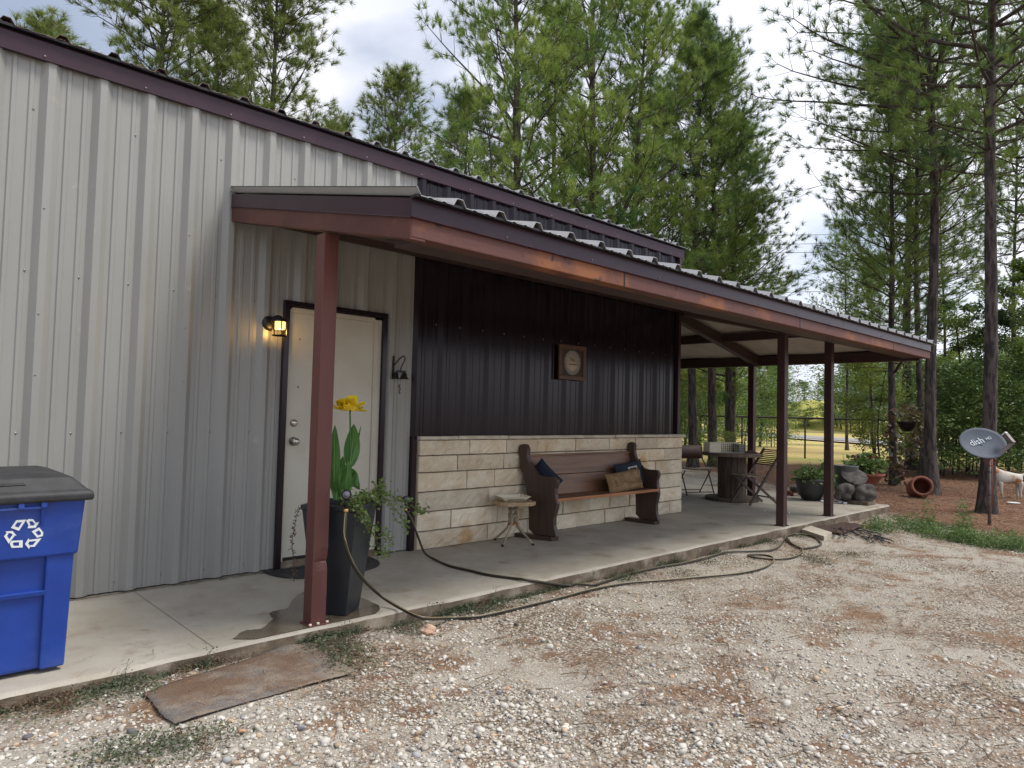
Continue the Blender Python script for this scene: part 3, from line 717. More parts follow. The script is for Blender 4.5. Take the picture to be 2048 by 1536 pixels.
# weld seams on the beam
for x in (.05, 2.9, 5.6): MB().box((x, PY-.0035, 2.24), (x+.012, PY, 2.336)).build('weld_seam', m_black, por)

# ------------------------------------------------------------ things on the wall
lx, lz = -1.405, 1.985
t = thing('wall_lantern', 'lit black wall lantern with yellow glass beside the cream door', 'lantern', (lx, -.035, lz))
Mx = [[1,0,0],[0,0,-1],[0,1,0]]
MB().lathe([(.062, 0), (.060, .012), (.045, .022), (.02, .027)], (lx-.03, -.034, lz+.02), 20, M=Mx).build('backplate', m_black, t)
MB().tube(spline([(lx-.03, -.06, lz+.02), (lx-.02, -.09, lz+.065), (lx, -.13, lz+.075), (lx, -.16, lz+.06)], 5), .010, 8).build('arm', m_black, t)
MB().lathe([(.072, -.004), (.074, 0), (.045, .022), (.018, .032), (.008, .045)], (lx, -.165, lz+.03), 24).build('hood', m_black, t)
MB().lathe([(.040, -.062), (.042, -.055), (.042, .0), (.03, .002)], (lx, -.165, lz+.028), 20).build('glass_shade', m_glow, t)
cg = MB()
for k in range(6):
    a = k*math.pi/3+.3; cg.bar((lx+.058*math.cos(a), -.165+.058*math.sin(a), lz+.03), (lx+.056*math.cos(a), -.165+.056*math.sin(a), lz-.085), .007)
cg.lathe([(.060, -.088), (.060, -.082), (.050, -.082), (.050, -.088)], (lx, -.165, lz), 24)
cg.build('cage', m_black, t)
ll = bpy.data.lights.new('lantern_bulb', 'POINT'); lo_ = bpy.data.objects.new('lantern_bulb', ll); col.objects.link(lo_); lo_.parent = t
ll.energy = 1.6; ll.color = (1, .55, .14); ll.shadow_soft_size = .03; lo_.location = (0, -.13, -.055)

t = thing('wall_bell', 'dark cast iron bell pair on curled bracket beside the door', 'bell', (-.22, -.04, 1.7))
MB().bar((-.235, -.04, 1.62), (-.235, -.04, 1.83), .02, .012).build('bracket', m_black, t)
MB().tube(spline([(-.235, -.05, 1.74), (-.21, -.10, 1.80), (-.18, -.12, 1.83), (-.16, -.12, 1.80), (-.18, -.11, 1.75), (-.20, -.11, 1.70), (-.2, -.11, 1.68)], 5), .006, 6).build('scroll', m_black, t)
for x, y, s in ((-.235, -.09, .8), (-.165, -.12, 1.0)):
    MB().lathe([(.043*s, 0), (.040*s, .008), (.027*s, .03), (.024*s, .05), (.012*s, .062), (.004, .066)], (x, y, 1.615), 16).build('bell', m_black, t)
MB().bar((-.24, -.10, 1.685), (-.15, -.12, 1.685), .012, .02).build('yoke', m_black, t)
c_ = MB().tube([(-.2, -.11, 1.68), (-.2, -.11, 1.56)], .0016, 5); c_.build('cord', m_black, t)
cw = MB().tube(spline([(-.2, -.11, 1.565), (-.212, -.11, 1.54), (-.195, -.11, 1.525), (-.208, -.11, 1.505), (-.198, -.11, 1.478)], 4), [.004, .006, .008, .009, .006, .005, .006, .007, .005, .004, .005, .006, .006, .005, .006, .008, .004], 6)
cw.build('clapper_tail', m_dry, t)

# framed sign
fx0, fx1, fz0, fz1, fy = 2.01, 2.485, 1.73, 2.14, -.045
t = thing('framed_sign', 'square brown framed family sign with white lace ring on burgundy wall', 'picture frame', ((fx0+fx1)/2, fy, 1.93))
fr = MB(); w = .052
for (a, b_) in (((fx0, fz0), (fx1, fz0+w)), ((fx0, fz1-w), (fx1, fz1)), ((fx0, fz0+w), (fx0+w, fz1-w)), ((fx1-w, fz0+w), (fx1, fz1-w))): fr.box((a[0], fy-.028, a[1]), (b_[0], fy, b_[1]))
fr.build('frame', m_frame, t, bevel=.006)
MB().box((fx0+w, fy-.012, fz0+w), (fx1-w, fy-.004, fz1-w)).build('backing', m_art, t)
cxm, czm = (fx0+fx1)/2, (fz0+fz1)/2
disc = MB().lathe([(.098, 0), (.098, .002)], (cxm, fy-.0125, czm), 36, M=Mx); disc.build('print_disc', mat('aged_paper', (.52, .45, .33), .8, c2=(.42, .36, .26), nscale=30), t)
lc = MB()
for ring, nn, rr_, tr in ((.128, 20, .015, .0035), (.108, 26, .009, .002)):
    for k in range(nn):
        a = 2*math.pi*k/nn; c0 = (cxm+ring*math.cos(a), czm+ring*math.sin(a))
        lc.tube([(c0[0]+rr_*math.cos(b), fy-.015, c0[1]+rr_*math.sin(b)) for b in np.linspace(0, 2*math.pi, 9)], tr, 4, cap=False)
lc.build('lace_ring', m_lace, t)['kind'] = 'stuff'
text('The', .062, m_ink, t, frame((cxm-.01, fy-.016, czm+.032), (1, 0, 0), (0, 0, 1)))
text('Large Family', .030, m_ink, t, frame((cxm, fy-.016, czm-.018), (1, 0, 0), (0, 0, 1)))

# ------------------------------------------------------------ recycling bin
bx0, bx1, by0, by1 = -3.62, -3.03, -1.385, -.80
t = thing('recycling_bin', 'blue wheeled recycling bin with charcoal lid and white arrows', 'recycling bin', ((bx0+bx1)/2, -1.1, 0))
def frust(mb, b0, z0, b1, z1, r=0):
    (a0, c0, a1, c1), (d0, e0, d1, e1) = b0, b1
    return mb.hexa([(a0, c0, z0), (a1, c0, z0), (a1, c1, z0), (a0, c1, z0), (d0, e0, z1), (d1, e0, z1), (d1, e1, z1), (d0, e1, z1)])
body = MB()
frust(body, (bx0, by0, bx1, by1), .02, (bx0-.045, by0-.03, bx1+.015, by1+.03), .60)
body.build('body', m_blue, t, bevel=.018, seg=3)
# recessed side bay between raised ribs: rails proud of the body
for a, c in ((bx1-.10, bx1+.005), (bx0-.005, bx0+.1)):
    MB().hexa([(a, by0-.022, .02), (c, by0-.022, .02), (c, by0+.02, .02), (a, by0+.02, .02), (a-.0, by0-.058, .60), (c+.012, by0-.058, .60), (c+.012, by0-.0, .60), (a, by0-.0, .60)]).build('corner_rib', m_blue, t, bevel=.010)
MB().hexa([(bx0+.08, by0-.040, .385), (bx1-.09, by0-.040, .385), (bx1-.09, by0, .385), (bx0+.08, by0, .385), (bx0+.08, by0-.046, .41), (bx1-.09, by0-.046, .41), (bx1-.09, by0, .41), (bx0+.08, by0, .41)]).build('grab_bar', m_blue, t, bevel=.004)
up = MB(); frust(up, (bx0-.065, by0-.072, bx1+.030, by1+.04), .575, (bx0-.09, by0-.098, bx1+.048, by1+.06), .865); up.build('upper_body', m_blue, t, bevel=.014, seg=3)
MB().box((bx0-.02, by0-.115, .815), (bx1-.12, by0-.09, .827)).build('label_ledge', m_blue, t, bevel=.002)
for x in (-3.36, -3.25, -3.16): MB().box((x-.012, by0-.123, .822), (x+.012, by0-.09, .846)).build('clip', m_blue, t, bevel=.002)
gs = MB().add([(bx1-.125, by0-.115, .815), (bx1-.14, by0-.115, .815), (bx1-.1345, by0-.09, .735), (bx1-.125, by0-.088, .735), (bx1-.14, by0-.085, .815), (bx1-.125, by0-.085, .815)], [(0, 1, 2, 3), (1, 4, 2), (0, 3, 5)]); gs.build('gusset', m_blue, t)
lid = MB(); L0 = [(bx0-.12, by0-.13), (bx1+.078, by0-.13), (bx1+.078, by1+.1), (bx0-.12, by1+.1)]
def inset(k, z): cx_, cy_ = (bx0+bx1)/2, (by0+by1)/2-.01; return [(cx_+(a-cx_)*k, cy_+(b-cy_)*k, z) for a, b in L0]
V = inset(1, .845)+inset(1.0, .885)+inset(.93, .90)+inset(.78, .955)+inset(.62, .972)
lid.add(V, [(0, 3, 2, 1)]+[(4*i+k, 4*i+(k+1) % 4, 4*i+4+(k+1) % 4, 4*i+4+k) for i in range(4) for k in range(4)]+[(16, 17, 18, 19)])
lid_o = lid.build('lid', m_lid, t, bevel=.013, seg=3)
MB().hexa([(bx0+.02, by0-.075, .925), (bx1-.20, by0-.075, .925), (bx1-.28, by0+.14, .990), (bx0+.02, by0+.14, .990), (bx0+.02, by0-.075, .932), (bx1-.20, by0-.075, .932), (bx1-.28, by0+.14, .998), (bx0+.02, by0+.14, .998)]).build('lid_panel', m_lid, t, bevel=.004)
MB().tube([(bx0, by1+.02, .14), (bx0-.04, by1+.02, .14)], .13, 20).build('wheel', m_lid, t); MB().tube([(bx1, by1+.02, .14), (bx1+.04, by1+.02, .14)], .13, 20).build('wheel', m_lid, t)
# five-part arrow emblem
em_c = np.array([-3.245, 0, .675]); 
def face_y(z): return by0-.072+(z-.575)*(-.026/.29)-.0020
em = MB()
for (ux, outer) in enumerate([
    [(165,965),(245,845),(400,835),(290,1010)],
    [(395,850),(440,825),(505,830),(560,900),(600,870),(545,965),(420,970),(435,925)],
    [(485,1020),(600,955),(665,1035),(660,1090),(570,1120)],
    [(640,1125),(535,1260),(460,1260),(450,1295),(385,1215),(440,1125),(450,1150)],
    [(150,1210),(175,1165),(350,1155),(350,1270),(180,1275)],
    [(80,1020),(190,1010),(255,1085),(230,1080),(135,1210),(60,1095),(100,1045)]]):
    pts = [on(u/7.68, 930+v/7.68, 1, by0-.085) for u, v in outer]; pts = [(p[0], p[2]) for p in pts]; c0 = np.mean(pts, 0)
    inn = [(c0[0]+(a-c0[0])*.48, c0[1]+(b-c0[1])*.48) for a, b in pts]; nn = len(pts)
    V = [(a, face_y(b)-.001, b) for a, b in pts+inn]
    em.add(V, [(i, (i+1) % nn, nn+(i+1) % nn, nn+i) for i in range(nn)])
em.build('recycling_emblem', m_white, t)
MB().box((-3.33, by0-.022-.03, .22), (-3.30, by0-.03, .23)).build('sticker', m_screw, t)

# ------------------------------------------------------------ door mat
mt = MB(); c0 = np.array([-.93, -.052]); rx, ry = .485, .455; K = 40
se = lambda v: math.copysign(abs(v)**.78, v)
rim = [(c0[0]+rx*se(math.cos(math.pi+math.pi*i/K)), c0[1]+ry*se(math.sin(math.pi+math.pi*i/K))) for i in range(K+1)]
mt.prism(rim, lambda a, b, t_: (a, b, t_), .002, .012)
tm = thing('door_mat', 'black half-round rubber mat at the foot of the door', 'door mat', (c0[0], -.25, 0)); mt.build('mat_base', m_matb, tm)
rb_ = MB()
for r in np.linspace(.14, .97, 11):
    rb_.tube([(c0[0]+rx*r*math.cos(a), c0[1]-.006+ry*r*math.sin(a)*.98, .0125+.002*math.sin(a*17+r*30)) for a in np.linspace(math.pi*1.03, math.pi*1.97, 26)], .0055, 5)
for a in np.linspace(math.pi*1.06, math.pi*1.94, 15): rb_.tube([(c0[0]+rx*r*math.cos(a+.05*math.sin(r*9)), c0[1]-.006+ry*r*math.sin(a+.05*math.sin(r*9)), .013) for r in np.linspace(.2, .9, 6)], .004, 4)
rb_.build('mat_ridges', m_matb, tm)['kind'] = 'stuff'

# ------------------------------------------------------------ planter, canna, ivy, hose timers
e1_, e2_ = np.array([.80, .60]), np.array([-.60, .80]); pc = np.array([-1.484, -1.347])
t = thing('tall_planter', 'tall black square tapered planter behind the near red post', 'planter', (*pc, 0))
def ring(h, z): return [(*(pc+e1_*a*h+e2_*b*h), z) for a, b in ((-1,-1),(1,-1),(1,1),(-1,1))]
V = ring(.105, .0)+ring(.11, .01)+ring(.182, .675)+ring(.190, .68)+ring(.190, .71)+ring(.168, .71)+ring(.164, .66)
MB().add(V, [(0, 3, 2, 1)]+[(4*i+k, 4*i+(k+1) % 4, 4*i+4+(k+1) % 4, 4*i+4+k) for i in range(6) for k in range(4)]).build('pot', m_pot, t, bevel=.006)
MB().add(ring(.166, .67), [(0, 1, 2, 3)]).build('potting_soil', m_soil, t)
# canna: broad blades, drawn in the plane facing the yard but curved in depth
t = thing('canna_plant', 'tall green canna with one yellow flower growing in the black planter', 'plant', (*pc, .70))
def blade(base, tip, width, bend, fold=.25, m=m_canna, n=12, parent=None, wav=.0, droop=0):
    base = np.array(base, float); tip = np.array(tip, float); d = tip-base; Ld = np.linalg.norm(d); d /= Ld
    side = np.cross(d, np.array([.55, .83, 0])); side /= np.linalg.norm(side); nrm = np.cross(side, d)
    V = []; F_ = []
    for i in range(n+1):
        s = i/n; w_ = width*(math.sin(math.pi*min(1, s*.93+.07)**.85)**.8)*(1 if s < .999 else 0)+.002
        p = base+d*Ld*s+nrm*bend*math.sin(math.pi*s)+np.array([0, 0, -droop*s*s])
        for q in (-1, -.5, 0, .5, 1):
            V.append(p+side*w_*q*.5+nrm*(abs(q)*fold*w_*.5+wav*math.sin(s*9+q*2)*abs(q)))
    for i in range(n):
        for k in range(4): F_.append((5*i+k, 5*i+k+1, 5*i+6+k, 5*i+5+k))
    o = MB().add(V, F_, True).build('leaf', m, parent)
    mb = MB().tube([np.array(V[5*i+2])-np.array([.55, .83, 0])*.002 for i in range(0, n)], [.0022*(1-i/n)+.0006 for i in range(n)], 4)
    q = mb.build('midrib', m_rib); q.parent = o
    return o
YP = -1.36
def W_(u, v, y=YP): return on(u, v, 1, y)
for (b_, tip, w_, be, dr_) in [((700, 932), (708, 848), .105, .03, 0), ((668, 965), (670, 850), .075, -.02, 0), ((672, 1000), (686, 912), .085, .03, 0), ((690, 1000), (697, 920), .07, -.03, 0),
                             ((693, 940), (719, 974), .085, .03, .02), ((678, 990), (664, 900), .07, .02, 0), ((700, 940), (722, 852), .02, .01, 0), ((690, 985), (712, 945), .05, .02, .0), ((680, 1000), (658, 940), .07, .03, 0)]:
    blade(W_(*b_), W_(*tip), w_, be, parent=t, wav=.009, droop=dr_)
for pts in ([(688, 1010), (696, 960), (701, 900), (700, 820)], [(680, 1010), (674, 940), (671, 890)], [(692, 1010), (700, 950)]):
    MB().tube([W_(*p) for p in pts], .0055, 7).build('stem', m_canna, t)
fl = thing('x', None, None) if False else None
pet = MB()
fc = np.array(W_(699, 818))
for k in range(44):
    a = rnd.uniform(0, 2*math.pi); el = rnd.uniform(-.3, 1.35); L_ = rnd.uniform(.045, .085); w_ = L_*rnd.uniform(.55, .85)
    d = np.array([math.cos(a)*math.cos(el), math.sin(a)*math.cos(el), math.sin(el)*.75]); sd2 = np.cross(d, [0, 0, 1]); sd2 /= np.linalg.norm(sd2); up2 = np.cross(sd2, d)
    o0 = fc+np.array([rnd.uniform(-.055, .055), rnd.uniform(-.04, .04), rnd.uniform(-.02, .045)])
    rows = []
    for s in (0, .35, .7, 1.0):
        ww = w_*(.25+1.1*math.sin(math.pi*min(.93, s*.8+.1)))*.5
        for q in (-1, 0, 1): rows.append(o0+d*L_*s+sd2*ww*q+up2*(.012*abs(q)*rnd.uniform(.3, 1.3)+.012*s*s))
    pet.add(rows, [(3*i+k2, 3*i+k2+1, 3*i+4+k2, 3*i+3+k2) for i in range(3) for k2 in range(2)], True)
pet.build('flower', m_petal, t)

def leaves_mesh(pos, size, m, name='leaf_mass', parent=None, fold=.3, updir=.5, asp=.7, seed=1):
    """pos (n,3), each leaf = 2 folded triangles pairs (quad-diamond)"""
    r = np.random.default_rng(seed); n = len(pos)
    d = r.normal(size=(n, 3)); d[:, 2] = d[:, 2]*.5+updir*r.uniform(-1, 1, n); d /= np.linalg.norm(d, axis=1)[:, None]
    s = np.cross(d, r.normal(size=(n, 3))); s /= np.linalg.norm(s, axis=1)[:, None]; nn = np.cross(d, s)
    L_ = (size*r.uniform(.6, 1.3, n))[:, None]
    a = pos; tip = pos+d*L_; mid = pos+d*L_*.45
    p1 = mid+s*L_*asp*.5+nn*L_*fold*.3; p2 = mid-s*L_*asp*.5+nn*L_*fold*.3
    V = np.stack([a, p1, tip, p2], 1).reshape(-1, 3); i = np.arange(n)[:, None]*4
    F3 = np.concatenate([i+np.array([[0, 1, 2]]), i+np.array([[0, 2, 3]])], 0)
    return npmesh(name, V, F3, m, parent)
# ivy trailing from the pot
t = thing('trailing_ivy', 'green ivy trailing out of the black planter towards the wall', 'ivy', (*pc, .72))
t.location = (0, 0, 0)
iv = []; ib = MB()
paths = [[(700, 1000, -1.5), (735, 992, -1.35), (765, 985, -1.2), (795, 998, -1.1), (820, 1010, -1.05), (838, 1022, -1.0), (852, 1018, -1.0)],
         [(705, 1003, -1.6), (725, 1030, -1.6), (745, 1065, -1.5), (760, 1100, -1.4), (775, 1108, -1.4)],
         [(700, 1000, -1.55), (740, 1002, -1.4), (770, 1000, -1.3), (800, 1030, -1.25), (815, 1060, -1.25)],
         [(690, 1005, -1.55), (715, 1010, -1.65), (728, 1032, -1.62)], [(720, 1000, -1.5), (750, 975, -1.4), (770, 962, -1.4)], [(745, 1050, -1.5), (770, 1068, -1.4), (785, 1090, -1.4)]]
for P in paths:
    S = spline([on(u, v, 1, y) for u, v, y in P], 8); ib.tube(S, .0022, 4)
    for i, q in enumerate(S):
        k = 7 if i < 24 and P is paths[0] else 5
        for _ in range(k): iv.append(q+rng.normal(size=3)*np.array([.022, .022, .02]))
for _ in range(150): iv.append(np.array(on(rnd.uniform(690, 775), rnd.uniform(985, 1012), 1, -1.45))+rng.normal(size=3)*.02)
npv = np.array(iv)
ib.build('stem', m_dry, t); leaves_mesh(npv, .022, m_ivy, 'foliage', t, asp=.95, seed=4)
t = thing('dead_vine', 'dry brown vine hanging down from the planter past the door', 'vine', (0, 0, 0))
S = spline([on(u, v, 1, -1.30) for u, v in [(612, 1010), (602, 1014), (594, 1030), (588, 1060), (584, 1085), (586, 1110), (588, 1140), (586, 1158)]], 8)
MB().tube(S, .0018, 4).build('stem', m_dry, t)
leaves_mesh(np.array([q+rng.normal(size=3)*.009 for q in S[10:] for _ in range(3)]), .016, m_dry, 'foliage', t, seed=9)

def timer(px, label, d=np.array([-.55, -.83, 0])):
    px = np.array(px, float); t = thing('hose_timer', label, 'hose timer', px)
    zax = d/np.linalg.norm(d); xa = np.cross([0, 0, 1], zax); Mt = np.array([xa, np.array([0, 0, 1.]), zax]).T
    MB().lathe([(.028, -.02), (.031, -.012), (.031, .018), (.026, .022)], px, 24, M=Mt).build('dial_housing', m_black, t)
    MB().lathe([(.022, .0222), (.022, .0245), (.008, .025), (.008, .032)], px, 20, M=Mt).build('dial', mat('grey_dial', (.16, .16, .19), .4), t)
    MB().tube([px+np.array([0, 0, -.02]), px+np.array([0, 0, -.085])], [.013, .011], 10).build('neck', m_black, t)
    MB().lathe([(.014, 0), (.0155, .004), (.0155, .018), (.012, .022)], px+np.array([0, 0, -.108]), 14).build('coupling', m_brass, t)
    return px+np.array([0, 0, -.108])
h1 = timer(on(693, 989, 1, -1.66), 'black dial water timer hanging on the planter rim')
h2 = timer(on(812, 998, 1, -.13), 'black dial water timer on the wall tap by the stone skirt', np.array([-.3, -.9, .1]))
MB_t = thing('wall_tap', 'brass garden tap on the wall beside the stone skirt', 'tap', (-.08, -.05, .5)); MB().tube([(-.085, .0, .505), (-.085, -.12, .505)], .011, 10).build('tap_body', m_brass, MB_t)
MB().tube([(-.085, -.06, .505), (-.085, -.06, .545)], .004, 6).build('tap_stem', m_brass, MB_t)
# garden hose: one path on the real ground
hp = [h1, on(689, 1075, 1, -1.70), on(697, 1110, 1, -1.70), on(719, 1150, 1, -1.66), G(757, 1188, .09), G(800, 1216, .02), G(846, 1236, .006)]
for u, v in [(900,1241.6),(947,1239.7),(998,1230),(1056,1216),(1119,1200.6),(1181,1184),(1252,1171),(1330,1164.7),(1408,1157.7),(1478,1150.6),(1525,1140),(1546,1126),(1541,1116.6),(1517,1112.7),(1496,1114),(1509,1118.6),(1548,1121.7),(1580,1119.4),(1601,1110.8),(1603,1101),(1587,1093),(1570,1079.5),(1572,1071.7),(1599,1071),(1627,1076),(1642,1089),(1634,1096),(1603,1100),(1584,1090),(1572,1079),(1560,1095),(1541,1103.8),(1502,1106),(1455,1107.7),(1423,1116.6),(1369,1130),(1310,1140),(1252,1153.8),(1212,1167),(1185,1174),(1150,1173),(1111,1170)]:
    p = Gg(u, v); hp.append(np.array([p[0], min(p[1], SY0-.02), gzf(p[0], min(p[1], SY0-.02))+.018]))
for u, v in [(1060, 1161), (1029,1157),(978,1150),(939,1141),(900,1132),(872,1120)]:
    hp.append(G(u, v, .012))
hp += [on(850, 1106, 1, -.42), on(836, 1073, 1, -.30), on(823, 1040, 1, -.2), h2]
S = spline(hp, 7)
ho = thing('garden_hose', 'black and tan garden hose looping over the slab and gravel', 'hose', (0, 0, 0))
MB().tube(S, .0105, 9).build('hose_tube', m_hose, ho)
off = []
for i, p in enumerate(S):
    d = S[min(i+1, len(S)-1)]-S[max(i-1, 0)]; d = d/np.linalg.norm(d); s2 = np.cross(d, [0, 0, 1.]); s2 /= np.linalg.norm(s2)+1e-9; up3 = np.cross(s2, d)
    off.append(p+up3*.0078+s2*.003)
MB().tube(off, .0036, 5).build('hose_stripe', m_hosel, ho)

# ------------------------------------------------------------ pew
pw = thing('pew_bench', 'long dark wooden church pew against the low stone wall', 'pew', (2.45, -.3, 0))
ol = [(345,110),(318,150),(322,215),(345,270),(350,380),(385,480),(425,640),(455,800),(470,960),(470,1170),(545,1292),(880,1342),(893,1325),(850,1170),(850,1060),(885,950),(898,890),(870,770),(868,690),(895,640),(900,590),(870,545),(835,535),(760,530),(680,520),(600,490),(530,420),(475,330),(448,240),(455,160),(430,115),(390,100)]
prof2 = []
for a, b in ol:
    p = on(970+a/6.4, 870+b/6.4, 0, 1.47); prof2.append([p[1], max(.045, p[2])])
ymx, ymn = max(q[0] for q in prof2), min(q[0] for q in prof2)
for q in prof2: q[0] = -.085-(ymx-q[0])/(ymx-ymn)*.455
for xa, xb in ((1.50, 1.55), (3.37, 3.42)):
    MB().prism([tuple(q) for q in prof2], lambda a, b, t_: (t_-(.135 if xa < 2 else .075)+(-.08-a)*(.32 if xa < 2 else .12), a, b), xa, xb).build('end_panel', m_woodd, pw, bevel=.007)
    k0, k1 = (.135, .32) if xa < 2 else (.075, .12); sx_ = lambda y: -k0+(-.08-y)*k1
    MB().hexa([(xa-.03+sx_(y) if q == 0 else xb+.03+sx_(y), y, z) for z in (.001, .045) for q, y in ((0, -.51), (1, -.51), (1, -.09), (0, -.09))]).build('foot_rail', m_woodd, pw, bevel=.005)
def bq(y, z): return (y, z)
MB().hexa([(1.45, -.20, .42), (3.37, -.20, .42), (3.37, -.175, .42), (1.45, -.175, .42), (1.45, -.155, .645), (3.37, -.155, .645), (3.37, -.13, .645), (1.45, -.13, .645)]).build('back_board', m_woodb, pw, bevel=.003)
MB().hexa([(1.44, -.150, .652), (3.34, -.150, .652), (3.34, -.125, .652), (1.44, -.125, .652), (1.43, -.115, .86), (3.34, -.115, .86), (3.34, -.09, .86), (1.43, -.09, .86)]).build('back_board', m_woodb, pw, bevel=.003)
MB().box((1.43, -.135, .858), (3.33, -.085, .878)).build('top_rail', m_woodb, pw, bevel=.004)
MB().box((1.52, -.520, .412), (3.36, -.18, .436)).build('seat', m_woodb, pw, bevel=.004)
MB().box((1.53, -.535, .408), (3.36, -.521, .440)).build('seat_edge', m_woodo, pw, bevel=.004)

def pillow(name, label, w, h, th, M4, m, group=None):
    n = 16; V = []; F_ = []
    for side in (1, -1):
        for i in range(n+1):
            for j in range(n+1):
                u, v = 2*i/n-1, 2*j/n-1
                z = th/2*max(0, (1-u**4))**.5*max(0, (1-v**4))**.5
                pin = .06*(1-abs(u)**2)*(abs(v)) ; pin2 = .06*(1-abs(v)**2)*abs(u)
                V.append((u*w/2*(1-pin2), v*h/2*(1-pin), side*(z+.0015)+.004*math.sin(u*5+v*7)*(1-abs(u))*(1-abs(v))))
    k = (n+1)**2
    for s_i in (0, 1):
        for i in range(n):
            for j in range(n):
                a = s_i*k+i*(n+1)+j; q = (a, a+n+1, a+n+2, a+1); F_.append(q if s_i == 0 else q[::-1])
    t = thing(name, label, 'cushion', M4.translation, group)
    mb = MB().add([tuple(M4@Vector(q)) for q in V], F_, True); o = mb.build('cover', m, t)
    return t
Mn = frame((1.60, -.24, .61), (.35, -.9, .12), (.05, .25, .95)) @ Matrix.Rotation(R_(40), 4, 'Z')
pillow('cushion', 'dark blue cushion standing on its corner inside the near pew end', .34, .34, .11, Mn, m_navy)
c1 = on(1262, 938, 1, -.26)
Mn = frame((c1[0]-.02, -.265, .60), (1, .02, .10), (-.02, .30, .95)); tp = pillow('cushion', 'navy cushion with pale truck front motif, behind the burlap one', .56, .33, .11, Mn, m_navy)
tk = MB(); 
def q2(x0, y0, x1, y1): tk.add([tuple(Mn@Vector((a, b, .062))) for a, b in ((x0, y0), (x1, y0), (x1, y1), (x0, y1))], [(0, 1, 2, 3)])
for r4 in ((-.095, .075, .095, .092), (-.085, .03, -.065, .075), (.065, .03, .085, .075), (-.12, .015, .12, .03), (-.12, -.03, -.09, .015), (.09, -.03, .12, .015), (-.05, .045, .05, .053), (-.06, -.06, -.045, .01), (.045, -.06, .06, .01), (-.03, -.05, -.022, .008), (-.004, -.05, .004, .008), (.022, -.05, .03, .008), (-.07, -.075, .07, -.062)): q2(*r4)
tk.build('truck_motif', mat('faded_cream_print', (.42, .42, .38), .8), tp)
c1 = on(1254, 963, 1, -.36)
Mn = frame((2.86, -.385, .545), (1, .0, .09), (-.06, .30, .95)); tb = pillow('cushion', 'long tan burlap cushion with printed word on the pew seat', .66, .25, .13, Mn, m_burlap)
text('farmhouse', .115, mat('faded_brown_print', (.12, .055, .03), .9), tb, Mn @ Matrix.Translation((0, -.015, .064)))

# ------------------------------------------------------------ stool with tray
sc_ = np.array([1.12, -.30])
t = thing('small_stool', 'small cream stool with splayed metal legs beside the pew', 'stool', (*sc_, 0))
oct_ = [(-.20, -.10), (-.13, -.165), (.13, -.165), (.20, -.10), (.20, .10), (.13, .165), (-.13, .165), (-.20, .10)]
ca, sa = math.cos(-.35), math.sin(-.35)
oc = [(sc_[0]+a*ca-b*sa, sc_[1]+a*sa+b*ca) for a, b in oct_]
MB().prism(oc, lambda a, b, z: (a, b, z), .385, .425).build('stool_top', m_stoolt, t, bevel=.006)
for fx, fy_ in ((.875, -.40), (1.165, -.545), (1.05, -.10), (1.42, -.16)):
    dx, dy = fx-sc_[0], fy_-sc_[1]; nn = math.hypot(dx, dy); ux, uy = dx/nn*.05, dy/nn*.05
    lg = MB().tube(spline([(sc_[0]+ux, sc_[1]+uy, .385), (sc_[0]+ux, sc_[1]+uy, .30), (sc_[0]+ux*1.1, sc_[1]+uy*1.1, .19), (sc_[0]+dx*.45, sc_[1]+dy*.45, .12), (fx, fy_, .012)], 5), .012, 8).build('leg', m_stooll, t)
    MB().tube([(fx-dx*.03, fy_-dy*.03, .02), (fx, fy_, .0)], .014, 8).build('rubber_foot', m_black, lg)
for z in (.18, .27, .33): MB().box((sc_[0]-.045, sc_[1]-.045, z), (sc_[0]+.045, sc_[1]+.045, z+.02)).build('clamp_plate', m_stooll if z > .2 else m_woodo, t)
t = thing('ceramic_tray', 'cream rectangular dish with black lettering on the stool', 'tray', (*sc_, .426))
def rr4(h, w, z): return [(sc_[0]-.01+a*ca-b*sa, sc_[1]+.02+a*sa+b*ca, z) for a, b in ((-h, -w), (h, -w), (h, w), (-h, w))]
V = rr4(.11, .07, .427)+rr4(.165, .115, .475)+rr4(.153, .10, .475)+rr4(.10, .06, .436)
MB().add(V, [(0, 3, 2, 1)]+[(4*i+k, 4*i+(k+1) % 4, 4*i+4+(k+1) % 4, 4*i+4+k) for i in range(3) for k in range(4)]+[(12, 13, 14, 15)]).build('dish_body', m_cer, t, bevel=.003)
text('family & friends', .030, m_ink, t, frame((sc_[0]-.045, sc_[1]-.075, .4455), (ca, sa, 0), (-sa*.85, ca*.85, .55)))
t = thing('spoon_rest', 'small shiny metal spoon on the stool edge by the tray', 'spoon', (1.22, -.42, .426)); MB().lathe([(.004, 0), (.022, .004), (.026, .010), (.024, .010), (.003, .005)], (1.20, -.44, .426), 14).build('bowl', m_nickel, t)
MB().tube([(1.22, -.435, .436), (1.28, -.40, .432)], .003, 6).build('handle', m_nickel, t)

